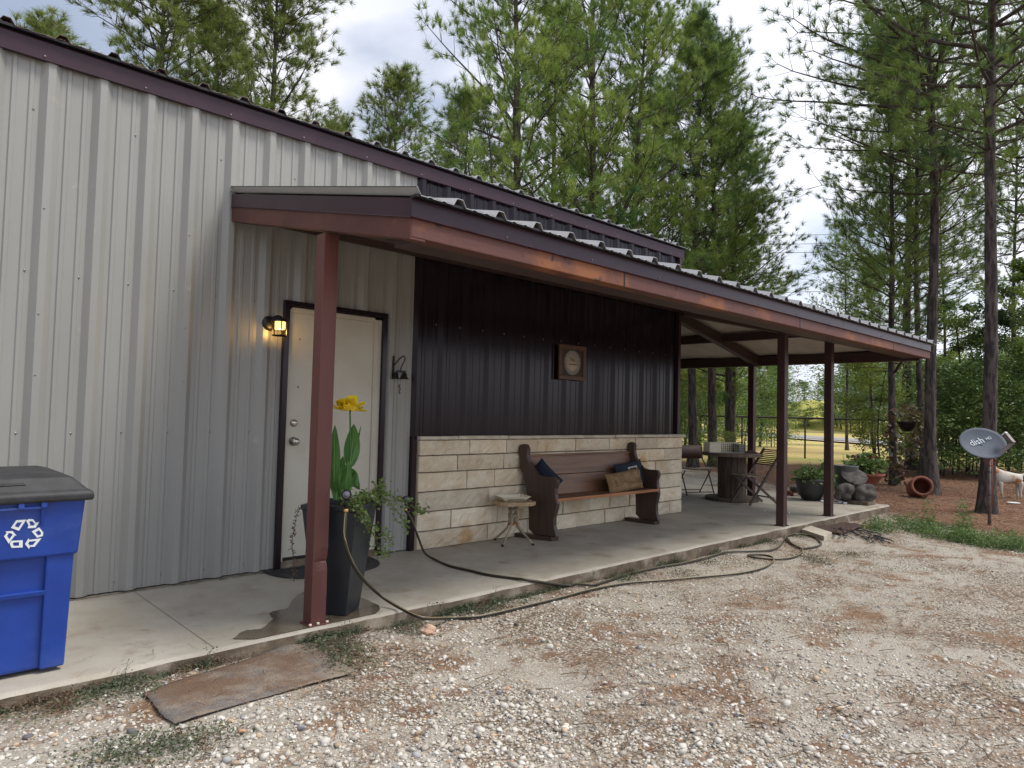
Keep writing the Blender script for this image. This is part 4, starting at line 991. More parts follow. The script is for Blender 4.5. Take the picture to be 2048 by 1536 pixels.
# ------------------------------------------------------------ spool table and what stands on it
spc = np.array([6.58, .25])
t = thing('spool_table', 'weathered wooden cable spool used as a table on the far porch', 'table', (*spc, 0))
MB().lathe([(.42, .0), (.425, .005), (.425, .045), (.42, .05)], (*spc, .001), 36, sm=False).build('bottom_flange', m_spool, t)
MB().lathe([(.47, .0), (.475, .005), (.475, .045), (.47, .05)], (*spc, .715), 36, sm=False).build('top_flange', m_spoolt, t)
K = 14
for k in range(K):
    a0, a1 = 2*math.pi*(k+.03)/K, 2*math.pi*(k+.97)/K
    P = [(spc[0]+r*math.cos(a), spc[1]+r*math.sin(a)) for r, a in ((.20, a0), (.225+.003*(k % 2), a0), (.225+.003*(k % 2), a1), (.20, a1))]
    MB().prism(P, lambda a, b, z: (a, b, z), .052, .715).build('stave', m_spool, t)
tb_ = thing('wire_crate', 'cream open crate with white wire front on the spool table', 'crate', (6.55, .3, .77))
bu = np.array([.80, -.60]); bv = np.array([.60, .80]); bc = spc+np.array([-.09, .10])
def bp_(a, b, z): return (*(bc+bu*a+bv*b), z)
def bbox(a0, b0, z0, a1, b1, z1): return MB().hexa([bp_(a0, b0, z0), bp_(a1, b0, z0), bp_(a1, b1, z0), bp_(a0, b1, z0), bp_(a0, b0, z1), bp_(a1, b0, z1), bp_(a1, b1, z1), bp_(a0, b1, z1)])
bbox(-.30, -.13, .767, -.10, .13, .93).build('end_bin', m_cer, tb_, bevel=.006)
bbox(-.10, -.13, .767, .30, .13, .775).build('crate_floor', m_wire, tb_)
bbox(-.10, .12, .775, .30, .13, .93).build('back_panel', m_cer, tb_)
bbox(.20, -.12, .775, .30, .12, .91).build('inner_block', mat('pale_grey_box', (.42, .42, .40), .7), tb_)
wr = MB()
for a in np.linspace(-.10, .30, 13): wr.bar(bp_(a, -.13, .775), bp_(a, -.13, .93), .004)
for z in np.linspace(.78, .93, 6): wr.bar(bp_(-.10, -.132, z), bp_(.30, -.132, z), .004)
for z in (.78, .93): wr.bar(bp_(.30, -.13, z), bp_(.30, .13, z), .008)
for a in (.1, .3): wr.bar(bp_(a, -.132, .775), bp_(a, -.132, .935), .010)
wr.build('wire_grid', m_rail, tb_)
cl_ = MB(); n = 14; V = []
for i in range(n+1):
    for j in range(n+1):
        u, v = i/n-.5, j/n-.5; r = math.hypot(u, v)*2
        V.append((spc[0]+.22+u*.30, spc[1]-.20+v*.24, .7675+max(0, (1-r*.95))*.035*(1+.8*math.sin(u*21+v*9))+.004))
cl_.add(V, [(i*(n+1)+j, (i+1)*(n+1)+j, (i+1)*(n+1)+j+1, i*(n+1)+j+1) for i in range(n) for j in range(n)], True)
tag(cl_.build('folded_cloth', m_cloth), 'crumpled dark maroon cloth on the spool table', 'cloth')
t = thing('shell_pile', 'few pale shells beside the dark cloth on the spool table', 'shells', (spc[0]+.3, spc[1]-.28, .77))
for i in range(5): MB().lathe([(.002, 0), (.018, .004), (.016, .012), (.003, .018)], (spc[0]+.27+.03*i, spc[1]-.26-.012*(i % 3)+.02*i, .7665), 8).build('shell', m_lace, t)

# ------------------------------------------------------------ folding chairs
def chair_frame(o, f):
    f = np.array(f, float); f /= np.linalg.norm(f); s = np.array([f[1], -f[0]])
    return lambda a, b, z: (o[0]+s[0]*a+f[0]*b, o[1]+s[1]*a+f[1]*b, z)
t = thing('folding_chair', 'brown metal folding chair with curved solid back, by the stone corner', 'chair', (6.75, 1.1, 0))
P = chair_frame((6.70, 1.02), (-.42, -.90))
for s in (-.27, .27):
    MB().tube([P(s, -.20, .82), P(s, -.17, .60), P(s, .0, .42), P(s, .20, .01)], .011, 7).build('front_leg', m_chair, t)
    MB().tube([P(s*.93, .10, .42), P(s*.93, -.22, .01)], .010, 7).build('rear_leg', m_chair, t)
bkp = MB(); V = []
for i in range(9):
    a = -.275+.55*i/8; bow = -.025*(1-(2*i/8-1)**2)
    V += [P(a, -.205+bow, .84-.010*abs(2*i/8-1)), P(a, -.175+bow, .60+.004)]
bkp.add(V, [(2*i, 2*i+1, 2*i+3, 2*i+2) for i in range(8)], True); o = bkp.build('backrest', mat('brown_chair_vinyl', (.075, .034, .026), .5), t); sm_ = o.modifiers.new('s', 'SOLIDIFY'); sm_.thickness = .012
V = []
for i in range(9):
    a = -.25+.50*i/8; dip = -.018*(1-(2*i/8-1)**2); V += [P(a, -.16, .44+dip), P(a, .22, .45+dip)]
o = MB().add(V, [(2*i, 2*i+1, 2*i+3, 2*i+2) for i in range(8)], True).build('seat', m_chw, t); sm_ = o.modifiers.new('s', 'SOLIDIFY'); sm_.thickness = .02
MB().tube([P(-.27, .17, .06), P(.27, .17, .06)], .008, 6).build('crossbar', m_chair, t); MB().tube([P(-.25, -.19, .06), P(.25, -.19, .06)], .008, 6).build('crossbar', m_chair, t)

t = thing('folding_chair', 'slatted wooden folding chair with crossed legs at the spool table', 'chair', (6.35, -.25, 0))
P = chair_frame((6.40, -.24), (-.93, .36))
for s in (-.20, .20):
    MB().bar(P(s, -.36, .86), P(s, .28, .012), .022, .034).build('long_leg', m_chair, t)
    MB().bar(P(s*.85, .30, .45), P(s*.85, -.30, .012), .022, .034).build('short_leg', m_chair, t)
for i in range(9):
    z = .84-.028*i; b = -.36+(.86-z)*(.64/.85)
    MB().bar(P(-.19, b, z), P(.19, b, z), .008, .018).build('back_slat', m_chair, t)
for i in range(7):
    b = .30-.055*i
    MB().bar(P(-.19, b, .455-.012*math.sin(i/6*3.1)), P(.19, b, .455-.012*math.sin(i/6*3.1)), .046, .014).build('seat_slat', m_chw, t)
MB().bar(P(-.18, -.20, .11), P(.18, -.20, .11), .02, .02).build('crossbar', m_chair, t)

# ------------------------------------------------------------ potted plants and ornaments at the slab end
def bush(c, r, h, n, seed, flat=1.0):
    r_ = np.random.default_rng(seed); p = r_.normal(size=(n, 3)); p /= np.linalg.norm(p, axis=1)[:, None]; p *= (r_.uniform(.35, 1, n)**.5)[:, None]
    lump = 1+.25*np.sin(p[:, 0]*7+seed)*np.cos(p[:, 1]*6)+.2*np.sin(p[:, 2]*8)
    return np.array(c)+p*np.array([r, r, h])*lump[:, None]
pp_ = np.array(G(1622, 1000, 0)); pp_[2] = 0
t = thing('round_pot', 'large black round pot holding a leafy green plant', 'plant pot', pp_)
MB().lathe([(.12, .0), (.15, .02), (.22, .16), (.25, .32), (.262, .36), (.25, .36), (.23, .33), (.02, .32)], pp_+np.array([0, 0, .002]), 28).build('pot', m_dpot, t)
t = thing('potted_plant', 'bushy dark green plant growing in the large black pot', 'plant', (0, 0, 0))
leaves_mesh(np.concatenate([bush(pp_+np.array([-.05, .02, .42]), .26, .14, 700, 1), bush(pp_+np.array([.16, -.14, .38]), .17, .22, 700, 2), bush(pp_+np.array([.1, -.22, .25]), .13, .16, 300, 5)]), .055, m_weedg, 'foliage', t, seed=5)
pg = np.array(G(1692, 1000, 0)); pg[2] = 0
t = thing('tall_grey_pot', 'tall grey-green glazed pot standing behind the third post', 'plant pot', pg)
MB().lathe([(.13, .0), (.14, .02), (.175, .30), (.19, .56), (.196, .58), (.182, .58), (.17, .52), (.01, .5)], pg+np.array([0, 0, .002]), 28).build('pot', m_gpot, t)
MB().tube([pg+np.array([-.05, 0, .5]), pg+np.array([-.09, .02, .78])], .004, 5).build('dry_stick', m_dry, t)
pt = np.array(at(1728, 13.0, 0)); pt[2] = gzf(pt[0], pt[1])
t = thing('terracotta_bowl', 'wide shallow terracotta bowl holding the bronze leafed plant', 'plant pot', pt)
MB().lathe([(.16, 0), (.18, .02), (.20, .26), (.31, .42), (.35, .45), (.35, .48), (.31, .48), (.26, .42), (.01, .40)], pt, 30).build('bowl', m_terra, t)
t = thing('bronze_plant', 'spreading plant with green and bronze leaves in the terracotta bowl', 'plant', (0, 0, 0))
leaves_mesh(np.concatenate([bush(pt+np.array([.02, -.05, .66]), .36, .16, 420, 3), bush(pt+np.array([0, 0, .52]), .15, .1, 120, 4)]), .10, m_leafd, 'foliage', t, seed=6)
leaves_mesh(bush(pt+np.array([.02, -.05, .76]), .34, .10, 70, 8), .09, mat('bronze_leaf', (.12, .05, .025), .5, trans=.2), 'foliage', t, seed=7)

def blob(c, r, seed, amp=.12, sub=3, sq=(1, 1, 1)):
    import bmesh
    bm = bmesh.new(); bmesh.ops.create_icosphere(bm, subdivisions=sub, radius=1); rr5 = random.Random(seed); ph = [rr5.uniform(0, 6) for _ in range(9)]
    V = []; 
    for v in bm.verts:
        p = v.co; k = 1+amp*(math.sin(p.x*4+ph[0])*math.cos(p.y*5+ph[1])+.6*math.sin(p.z*7+ph[2]+p.x*3)+.4*math.sin(p.x*13+ph[3])*math.sin(p.y*12+ph[4])*math.cos(p.z*11))
        V.append((c[0]+p.x*r*sq[0]*k, c[1]+p.y*r*sq[1]*k, c[2]+p.z*r*sq[2]*k))
    F_ = [tuple(v.index for v in f.verts) for f in bm.faces]; bm.free(); return V, F_
sr_ = np.array(G(1722, 1008, 0)); sr_[2] = 0; sR = cR*np.array([1, 1, 0])
t = thing('stone_figure', 'lumpy dark mossy stone garden figure at the slab corner', 'garden statue', sr_)
V1, F1 = blob(sr_+np.array([0, 0, .17])+sR*.03, .19, 3, .10, 4, (1.0, 1.0, .88)); MB().add(V1, F1, True).build('body', m_cast, t)
V1, F1 = blob(sr_-sR*.24+np.array([0, 0, .14]), .10, 5, .10, 3, (.9, .9, 1.0)); mbx = MB().add(V1, F1, True)
mbx.tube(spline([sr_-sR*.16+np.array([0, 0, .2]), sr_-sR*.27+np.array([0, 0, .24]), sr_-sR*.36+np.array([0, 0, .17]), sr_-sR*.37+np.array([0, 0, .06])], 5), [.10]*5+[.085]*5+[.055]*5+[.03], 10); mbx.build('head', m_cast, t)
MB().box(tuple(sr_+np.array([-.17, -.17, .001])), tuple(sr_+np.array([.17, .17, .06]))).build('plinth', m_conc_side, t, bevel=.01)
t = thing('round_stone', 'grey round stepping stone leaning behind the stone figure', 'stepping stone', sr_)
nv_ = np.array([-.45, -.35, .80]); nv_ /= np.linalg.norm(nv_); xa = np.cross([0, 1, 0], nv_); xa /= np.linalg.norm(xa); Mt = np.array([xa, np.cross(nv_, xa), nv_]).T
MB().lathe([(.19, 0), (.20, .008), (.20, .035), (.19, .042)], sr_+sR*-.04+np.array([.24, .16, .40]), 26, M=Mt).build('disc', m_cast, t)
MB().box(tuple(sr_+np.array([.18, .12, .0])), tuple(sr_+np.array([.34, .28, .36]))).build('support_block', m_cast, t)
tw = np.array(G(1592, 992, 0)); tw[2] = 0
t = thing('toy_wagon', 'small rusty wheeled cart with green ornament by the black pot', 'garden ornament', tw)
def wp(a, b, z): return tuple(tw+sR*a+np.array([cF[0], cF[1], 0])*b+np.array([0, 0, z]))
for a in (-.10, .12):
    for b in (-.06, .10): MB().tube([wp(a, b, .04), wp(a, b+.02, .04)], .038, 14).build('wheel', m_terra, t)
MB().hexa([wp(-.14, -.05, .06), wp(.16, -.05, .06), wp(.16, .1, .06), wp(-.14, .1, .06), wp(-.14, -.05, .085), wp(.16, -.05, .085), wp(.16, .1, .085), wp(-.14, .1, .085)]).build('deck', m_terra, t, bevel=.003)
V1, F1 = blob(wp(0, .02, .13), .10, 8, .12, 3, (1.1, .9, .6)); MB().add(V1, F1, True).build('ornament', m_gpot, t)
leaves_mesh(bush(wp(0, .03, .21), .08, .05, 60, 12), .05, m_leafd, 'foliage', t, seed=3)
for i, (u, v, s) in enumerate([(1645, 1004, .035), (1652, 1006, .03), (1671, 1003, .03), (1679, 1006, .045), (1690, 1008, .035), (1577, 1026, .02), (1530, 1022, .012)]):
    q = np.array(G(u, v, 0)); V1, F1 = blob((q[0], q[1], s*.42), s, i, .12, 2, (1.2, 1, .45))
    tag(MB().add(V1, F1, True).build('white_stone', m_white), 'small bright white stone lying on the slab beside the pots', 'stone', 'white stones on the slab')
# tipped terracotta pot on the pine straw
tpp = np.array(G(1836, 994, -.1)); tpp[2] = gzf(tpp[0], tpp[1])
t = thing('tipped_pot', 'empty terracotta jar lying on its side in the pine straw', 'terracotta pot', tpp)
axis_ = np.array([-.78, -.45, .28]); axis_ /= np.linalg.norm(axis_); xa = np.cross([0, 0, 1], axis_); xa /= np.linalg.norm(xa); Mt = np.array([xa, np.cross(axis_, xa), axis_]).T
MB().lathe([(.10, -.30), (.15, -.26), (.205, -.10), (.20, .08), (.165, .16), (.165, .18), (.195, .20), (.195, .23), (.150, .235), (.14, .18), (.17, .05), (.16, -.1), (.02, -.25)], tpp+np.array([.06, .0, .185]), 30, M=Mt).build('jar', m_terra, t)

# ------------------------------------------------------------ mats, paver, netting in the yard
def floor_patch(pts, dz, th, m, name, n=22, wob=.006, seed=1):
    P = [np.array([*Gg(u, v)[:2]]) for u, v in pts]; V = []; r6 = random.Random(seed); ph = r6.uniform(0, 6)
    for i in range(n+1):
        for j in range(n+1):
            s, t_ = i/n, j/n; q = P[0]*(1-s)*(1-t_)+P[1]*(1-s)*t_+P[2]*s*t_+P[3]*s*(1-t_)
            e = .005*math.sin(s*9+ph)*(1 if j in (0, n) else 0); e2 = .006*math.sin(t_*8+ph)*(1 if i in (0, n) else 0)
            x, y = q[0]+e2+r6.uniform(-.002, .002), q[1]+e+r6.uniform(-.002, .002)
            V.append((x, y, gzf(x, y)+dz+wob*math.sin(s*6+t_*9+ph)*math.cos(t_*5+s*3)+(.012 if (i == n and j > n*.7) else 0)))
    mb = MB().add(V, [(i*(n+1)+j, i*(n+1)+j+1, (i+1)*(n+1)+j+1, (i+1)*(n+1)+j) for i in range(n) for j in range(n)][::1], True)
    o = mb.build(name, m); s2 = o.modifiers.new('s', 'SOLIDIFY'); s2.thickness = th; s2.offset = 0; return o
tag(floor_patch([(283, 1392), (345, 1455), (708, 1352), (604, 1283)], .014, .004, m_doorm, 'worn_mat', seed=2), 'rust stained worn rug lying on the gravel below the slab', 'mat')
tag(floor_patch([(1610, 1058), (1684, 1072), (1728, 1056), (1660, 1040)], .022, .010, m_doorm2, 'brown_mat', seed=4), 'dark brown stained mat near the third post beside the paver', 'mat')
q = [np.array(G(u, v, -.1)) for u, v in ((1603, 1065), (1620, 1059), (1664, 1072), (1648, 1079))]
P = [(a[0], a[1], gzf(a[0], a[1])) for a in q]
q = P[::-1]; q = [P[0], P[3], P[2], P[1]]
tag(MB().hexa([(a, b, c-.01) for a, b, c in q]+[(a, b, c+.055) for a, b, c in q]).build('paver', m_paver, bevel=.004), 'pale rectangular concrete paver beside the brown mat', 'paver')
nt = MB(); r7 = random.Random(4); A = np.array(G(1665, 1072, -.1)); B_ = np.array(G(1770, 1082, -.1)); C_ = np.array(G(1715, 1055, -.1))
for k in range(70):
    s = r7.random(); t_ = r7.uniform(-.1, .9); c0 = A+(B_-A)*s+(C_-(A+B_)/2)*t_*(1-abs(s-.5))
    a = r7.uniform(-.5, .5)+.6; L_ = r7.uniform(.15, .45); pts = []
    for i in range(6):
        x, y = c0[0]+math.cos(a)*L_*(i/5-.5), c0[1]+math.sin(a)*L_*(i/5-.5); pts.append((x+r7.uniform(-.01, .01), y+r7.uniform(-.01, .01), gzf(x, y)+.012+.03*r7.random()*math.sin(i/5*3.1)))
    nt.tube(pts, r7.uniform(.002, .006), 4)
t = tag(nt.build('plastic_netting', m_net), 'crumpled black plastic netting on the gravel by the brown mat', 'netting')
rk = np.array(G(856, 1262, -.09)); V1, F1 = blob((rk[0], rk[1], gzf(rk[0], rk[1])+.02), .055, 4, .16, 3, (1, .8, .75))
tag(MB().add(V1, F1).build('rock', mat('pinkish_rock', (.42, .26, .18), .9, c2=(.5, .4, .3), nscale=9, bump=1)), 'pinkish angular rock standing among the weeds by the hose', 'rock')

# ------------------------------------------------------------ satellite dish
dp = np.array(G(1979, 1050, -.1)); dp[2] = gzf(dp[0], dp[1])
t = thing('satellite_dish', 'grey oval satellite dish on a thin pole before the big pine', 'satellite dish', dp)
zt = 0.98
MB().tube([dp, dp+np.array([0, 0, zt-dp[2]])], .023, 12).build('pole', m_pipe, t)
nv_ = np.array([-.62, -.50, .60]) ; nv_ = nv_/np.linalg.norm(nv_)
xa = np.array(cR)*.97+np.array([0, 0, .10]); xa -= nv_*np.dot(xa, nv_); xa /= np.linalg.norm(xa); ya = np.cross(nv_, xa)
dc = CAM+ray(1966, 886)*9.72
V = []; F_ = []; nr, na = 8, 40
for i in range(nr+1):
    r = i/nr
    for k in range(na):
        a = 2*math.pi*k/na; V.append(dc+xa*.315*r*math.cos(a)+ya*.262*r*math.sin(a)+nv_*.05*(r*r-1))
F_ = [(i*na+k, i*na+(k+1) % na, (i+1)*na+(k+1) % na, (i+1)*na+k) for i in range(nr) for k in range(na)]
o = MB().add(V, F_, True).build('reflector', m_dish, t); s2 = o.modifiers.new('s', 'SOLIDIFY'); s2.thickness = .008; s2.offset = -1
def dpnt(a, b, h=0): return dc+xa*a+ya*b+nv_*h
text('dish', .135, m_dishl, t, frame(dpnt(-.055, .045, -.024), xa*1+ya*.18, ya-xa*.18))
text('HD', .06, m_dishl, t, frame(dpnt(.125, .075, -.018), xa+ya*.18, ya-xa*.18))
MB().bar(dpnt(.08, -.22, -.05), dpnt(.30, -.12, .12), .022, .05).build('feed_arm', m_pipe, t)
MB().bar(dpnt(.295, -.13, .12), dpnt(.275, .03, .12), .06, .05).build('receiver_head', m_pipe, t)
MB().bar(dpnt(.27, .03, .12), dpnt(.265, .045, .12), .08, .06).build('receiver_cap', m_white, t)
MB().bar(dp+np.array([0, 0, zt-.1]), tuple(dpnt(0, -.02, -.07)), .05, .06).build('mount_bracket', m_pipe, t)
MB().tube([dp+np.array([.02, -.03, .25]), dp+np.array([.02, -.035, .6]), dp+np.array([.02, -.03, .95])], .005, 6).build('cable', m_cable, t)
cc = CAM+ray(1985, 925)*9.65; cbl = []
for k in range(50): a = k/49*6.28*2.6; cbl.append(cc+cR*(.050*math.cos(a)+.008)+np.array([0, 0, 1])*.060*math.sin(a)+cF*.0008*k)
MB().tube(cbl, .0055, 6).build('cable_coil', m_cable, t)
for z in (.18, .42, .75): MB().tube([dp+np.array([0, 0, z]), dp+np.array([0, 0, z+.012])], .027, 10).build('cable_tie', m_black, t)

# ------------------------------------------------------------ animal figure, plate
def skin(name, verts, edges, radii, m, parent, root=0, sub=2):
    me = bpy.data.meshes.new(name); me.from_pydata([tuple(v) for v in verts], edges, []); o = bpy.data.objects.new(name, me); col.objects.link(o); me.materials.append(m)
    md = o.modifiers.new('skin', 'SKIN'); me.skin_vertices or None
    for i, r in enumerate(radii): me.skin_vertices[0].data[i].radius = r if hasattr(r, '__len__') else (r, r)
    me.skin_vertices[0].data[root].use_root = True; md.use_smooth_shade = True; sb2 = o.modifiers.new('sub', 'SUBSURF'); sb2.levels = sub; sb2.render_levels = sub
    if parent: o.parent = parent; o.matrix_parent_inverse = Matrix.Translation(parent.location).inverted()
    return o
ga = np.array(at(2012, 13.6)); ga[2] = gzf(ga[0], ga[1]); gr_ = sR/np.linalg.norm(sR); gd = np.array([cF[0], cF[1], 0])
def gp(a, b, z): return ga+gr_*a+gd*b+np.array([0, 0, z])
t = thing('goat_figure', 'white goat yard figure with rusty patches behind the big pine', 'animal figure', ga)
vs_ = [gp(.22, 0, .42), gp(.05, 0, .415), gp(-.12, 0, .43), gp(-.20, 0, .52), gp(-.30, 0, .62), gp(-.42, 0, .60),
       gp(.26, -.05, .28), gp(.23, -.06, .15), gp(.24, -.06, .02), gp(.26, .05, .28), gp(.25, .06, .15), gp(.27, .06, .02),
       gp(-.14, -.05, .26), gp(-.14, -.06, .14), gp(-.12, -.06, .02), gp(-.18, .05, .26), gp(-.19, .06, .14), gp(-.18, .06, .02), gp(.30, 0, .46), gp(.37, 0, .50)]
ed = [(0,1),(1,2),(2,3),(3,4),(4,5),(0,6),(6,7),(7,8),(0,9),(9,10),(10,11),(2,12),(12,13),(13,14),(2,15),(15,16),(16,17),(0,18),(18,19)]
skin('goat_body', vs_, ed, [(.095,.10),(.09,.095),(.095,.11),(.07,.08),(.055,.06),(.035,.035),.045,.026,.022,.045,.026,.022,.040,.024,.022,.040,.024,.022,.028,.018], m_goat, t, root=1)
hn = MB().tube(spline([gp(-.30, .02, .67), gp(-.27, .03, .73), gp(-.22, .04, .74)], 4), .010, 6); hn.tube(spline([gp(-.30, -.02, .67), gp(-.27, -.03, .73), gp(-.22, -.04, .74)], 4), .010, 6); hn.build('horns', m_woodd, t)
q = np.array(G(2027, 1006, -.1)); tag(MB().lathe([(.03, 0), (.10, .012), (.105, .02), (.09, .02), (.02, .008)], (q[0], q[1], gzf(q[0], q[1])+.005), 20).build('feeding_plate', m_white), 'small pale round dish lying in the straw by the goat', 'dish')

# ------------------------------------------------------------ pipe fence and power lines
fn = thing('pipe_fence', 'rusty single rail pipe fence along the mown field', 'fence', (0, 0, 0)); 
A = np.array([22.53, 3.44]); B_ = np.array([21.79, 5.66]); dd = np.array([-.20, 1.0]); dd /= np.linalg.norm(dd)
lst = [A+dd*2.35*k for k in range(-1, 9)]
for p in lst: MB().tube([(p[0], p[1], gzf(*p)-.05), (p[0], p[1], 1.40)], .034, 8).build('fence_post', m_rail, fn)
MB().tube([(lst[0][0], lst[0][1], 1.40), (lst[-1][0], lst[-1][1], 1.40)], .036, 8).build('top_rail', m_rail, fn)
for v0 in (470, 488, 505, 584):
    p = CAM+ray(1600, v0)*60; q = CAM+ray(1600, v0)*60
    d = np.array([cR[0]*.97+cF[0]*.2, cR[1]*.97+cF[1]*.2, .085]); pts = []
    for s in np.linspace(-70, 70, 15): pts.append(p+d*s+np.array([0, 0, -.9*(1-(s/70)**2)+.9]))
    tag(MB().tube(pts, .022, 4).build('power_line', m_black), {470: 'topmost overhead power line in the gap between pines', 488: 'second overhead power line down in the sky gap', 505: 'third overhead power line down in the sky gap', 584: 'lowest overhead power line, just above the porch roof'}[v0], 'power line', 'overhead wires')

# ------------------------------------------------------------ trees
def needles(P, D, n_per, L_, wid, m, name, parent, seed):
    """P tuft centres, D shoot directions"""
    r = np.random.default_rng(seed); k = len(P)
    P = np.repeat(P, n_per, 0); D = np.repeat(D, n_per, 0); n = len(P)
    d = D*r.uniform(.3, 1.2, (n, 1))+r.normal(size=(n, 3))*.44; d /= np.linalg.norm(d, axis=1)[:, None]
    s = np.cross(d, r.normal(size=(n, 3))); s /= np.linalg.norm(s, axis=1)[:, None]
    Ln = L_*r.uniform(.65, 1.15, (n, 1)); base = P-D*r.uniform(0, .09, (n, 1)); tip = base+d*Ln; tip[:, 2] -= .12*Ln[:, 0]*L_
    V = np.stack([base-s*wid*.5, base+s*wid*.5, tip], 1).reshape(-1, 3)
    return npmesh(name, V, np.arange(n*3).reshape(-1, 3), m, parent)
def make_pine(seed, H, base_r, crown0, spread, m_n, dens=1.0, tufts=13, nl=.20, wid=.011, top_taper=.35, lean=.02, up=.45, dead=6, vis=None):
    r = random.Random(seed); nr = np.random.default_rng(seed)
    t = thing('pine_tree', None, None, (0, 0, 0)); t['local'] = 1
    sx, sy = r.uniform(-lean, lean), r.uniform(-lean, lean); ph = r.uniform(0, 6)
    def tc(z): return np.array([sx*z+.04*math.sin(z*.7+ph), sy*z+.04*math.cos(z*.6+ph), z])
    def tr(z): return max(.012, base_r*(1-(z/H))**.75*(1+.75*math.exp(-z*4.5)))
    n = 12; K = 44; V = []
    for i in range(K+1):
        z = H*(i/K)**1.15; c = tc(z); R0 = tr(z)
        for k in range(n):
            a = 2*math.pi*k/n; rr8 = R0*(1+.05*math.sin(a*3+z*5)+.05*r.uniform(-1, 1)); V.append((c[0]+rr8*math.cos(a), c[1]+rr8*math.sin(a), z-.12 if i == 0 else z))
    F_ = [(i*n+k, i*n+(k+1) % n, (i+1)*n+(k+1) % n, (i+1)*n+k) for i in range(K) for k in range(n)]
    MB().add(V, F_, True).build('trunk', m_bark, t)
    br = MB(); TP = []; TD = []
    z = crown0*H
    while z < H*.985:
        s = (z-crown0*H)/(H*(1-crown0)); prof_ = (min(1, .35+s*3.2))*(1-s)**.62+.10
        nb = r.choice([3, 4, 4, 5]) if s > .04 else 2
        a0 = r.uniform(0, 6.28)
        for b in range(nb):
            a = a0+6.28*b/nb+r.uniform(-.4, .4); L_ = spread*prof_*r.uniform(.5, 1.2); el = up*r.uniform(.4, 1.2)+.35*s
            p0 = tc(z); dr0 = np.array([math.cos(a)*math.cos(el), math.sin(a)*math.cos(el), math.sin(el)]); pts = [p0]; d = dr0.copy(); m_ = max(3, int(L_/.35))
            for q in range(m_):
                d = d+np.array([r.uniform(-.14, .14), r.uniform(-.14, .14), r.uniform(-.06, .16)]); d /= np.linalg.norm(d); pts.append(pts[-1]+d*L_/m_)
            R0 = max(.006, .016*L_*.8); br.tube(pts, [R0*(1-.8*i/m_) for i in range(m_+1)], 5, cap=False)
            for i in range(max(1, int(m_*.25)), m_+1):
                dl = pts[i]-pts[i-1]; dl /= np.linalg.norm(dl)
                ns = r.choice([1, 2, 2, 3]) if i < m_ else 3
                for q in range(ns):
                    sd3 = np.cross(dl, nr.normal(size=3)); sd3 /= np.linalg.norm(sd3); sdv = dl*.75+sd3*.75+np.array([0, 0, .35]); sdv /= np.linalg.norm(sdv)
                    sl_ = r.uniform(.25, .70)*min(1, L_*.9); e = pts[i]+sdv*sl_; br.tube([pts[i], (pts[i]+e)/2+np.array([0, 0, -.03]), e], [.007, .005, .003], 3, cap=False)
                    nt_ = max(1, int(r.uniform(2.0, 4.2)*dens))
                    for w_ in range(nt_):
                        f = 1-.28*w_; off_ = nr.normal(size=3)*(.04+.05*w_); c0 = pts[i]+sdv*sl_*max(.25, f)+off_
                        dd2 = sdv+nr.normal(size=3)*.3+np.array([0, 0, .35]); dd2 /= np.linalg.norm(dd2); TP.append(c0); TD.append(dd2)
        z += r.uniform(.26, .52)*(1.0 if s < .7 else .6)
    for q in range(4): TP.append(tc(H)-np.array([0, 0, .12*q])); TD.append(np.array([0, 0, 1.]))
    for q in range(dead):
        z = r.uniform(.25, crown0)*H; a = r.uniform(0, 6.28); L_ = r.uniform(.2, .9); p = tc(z); d = np.array([math.cos(a), math.sin(a), r.uniform(-.3, .3)])
        br.tube([p, p+d*L_*.5, p+d*L_+np.array([0, 0, -.08])], [.012, .008, .004], 4, cap=False)
    br.build('branches', m_limb, t)
    needles(np.array(TP), np.array(TD), tufts, nl, wid, m_n, 'crown', t, seed)
    return t
def copy_tree(src, loc, rz_, sc3, label, group, m_over=None):
    c = src.copy(); col.objects.link(c); c.location = loc; c.rotation_euler = (0, 0, rz_); c.scale = sc3
    for ch in src.children:
        d = ch.copy(); col.objects.link(d); d.parent = c
        if m_over and ch.name.startswith('crown'):
            d.data = ch.data.copy() if False else ch.data; d.material_slots[0].link = 'OBJECT'; d.material_slots[0].material = m_over
    if label: c['label'] = label
    if group: c['group'] = group
    return c
pines = {}
def protos():
    pines['tall'] = make_pine(21, 16, .115, .36, 3.1, m_need3, .68, 40, up=.2, wid=.0085)
    pines['tall2'] = make_pine(22, 15, .090, .36, 2.9, m_need3, .68, 40, up=.25, wid=.0085)
    pines['full'] = make_pine(23, 13, .13, .14, 3.0, m_need, 0.80, 48, up=.5, wid=.0095)
    pines['full2'] = make_pine(24, 13, .13, .16, 2.7, m_need, 0.80, 48, up=.55, wid=.0095)
    pines['slim'] = make_pine(25, 12, .10, .28, 2.0, m_need, .9, 40, up=.5, wid=.0085)
    pines['sparse'] = make_pine(26, 11, .09, .18, 1.8, m_need2, .7, 38, up=.7, wid=.0085)
protos()
used = set()
GP = 'pine trees around the building'
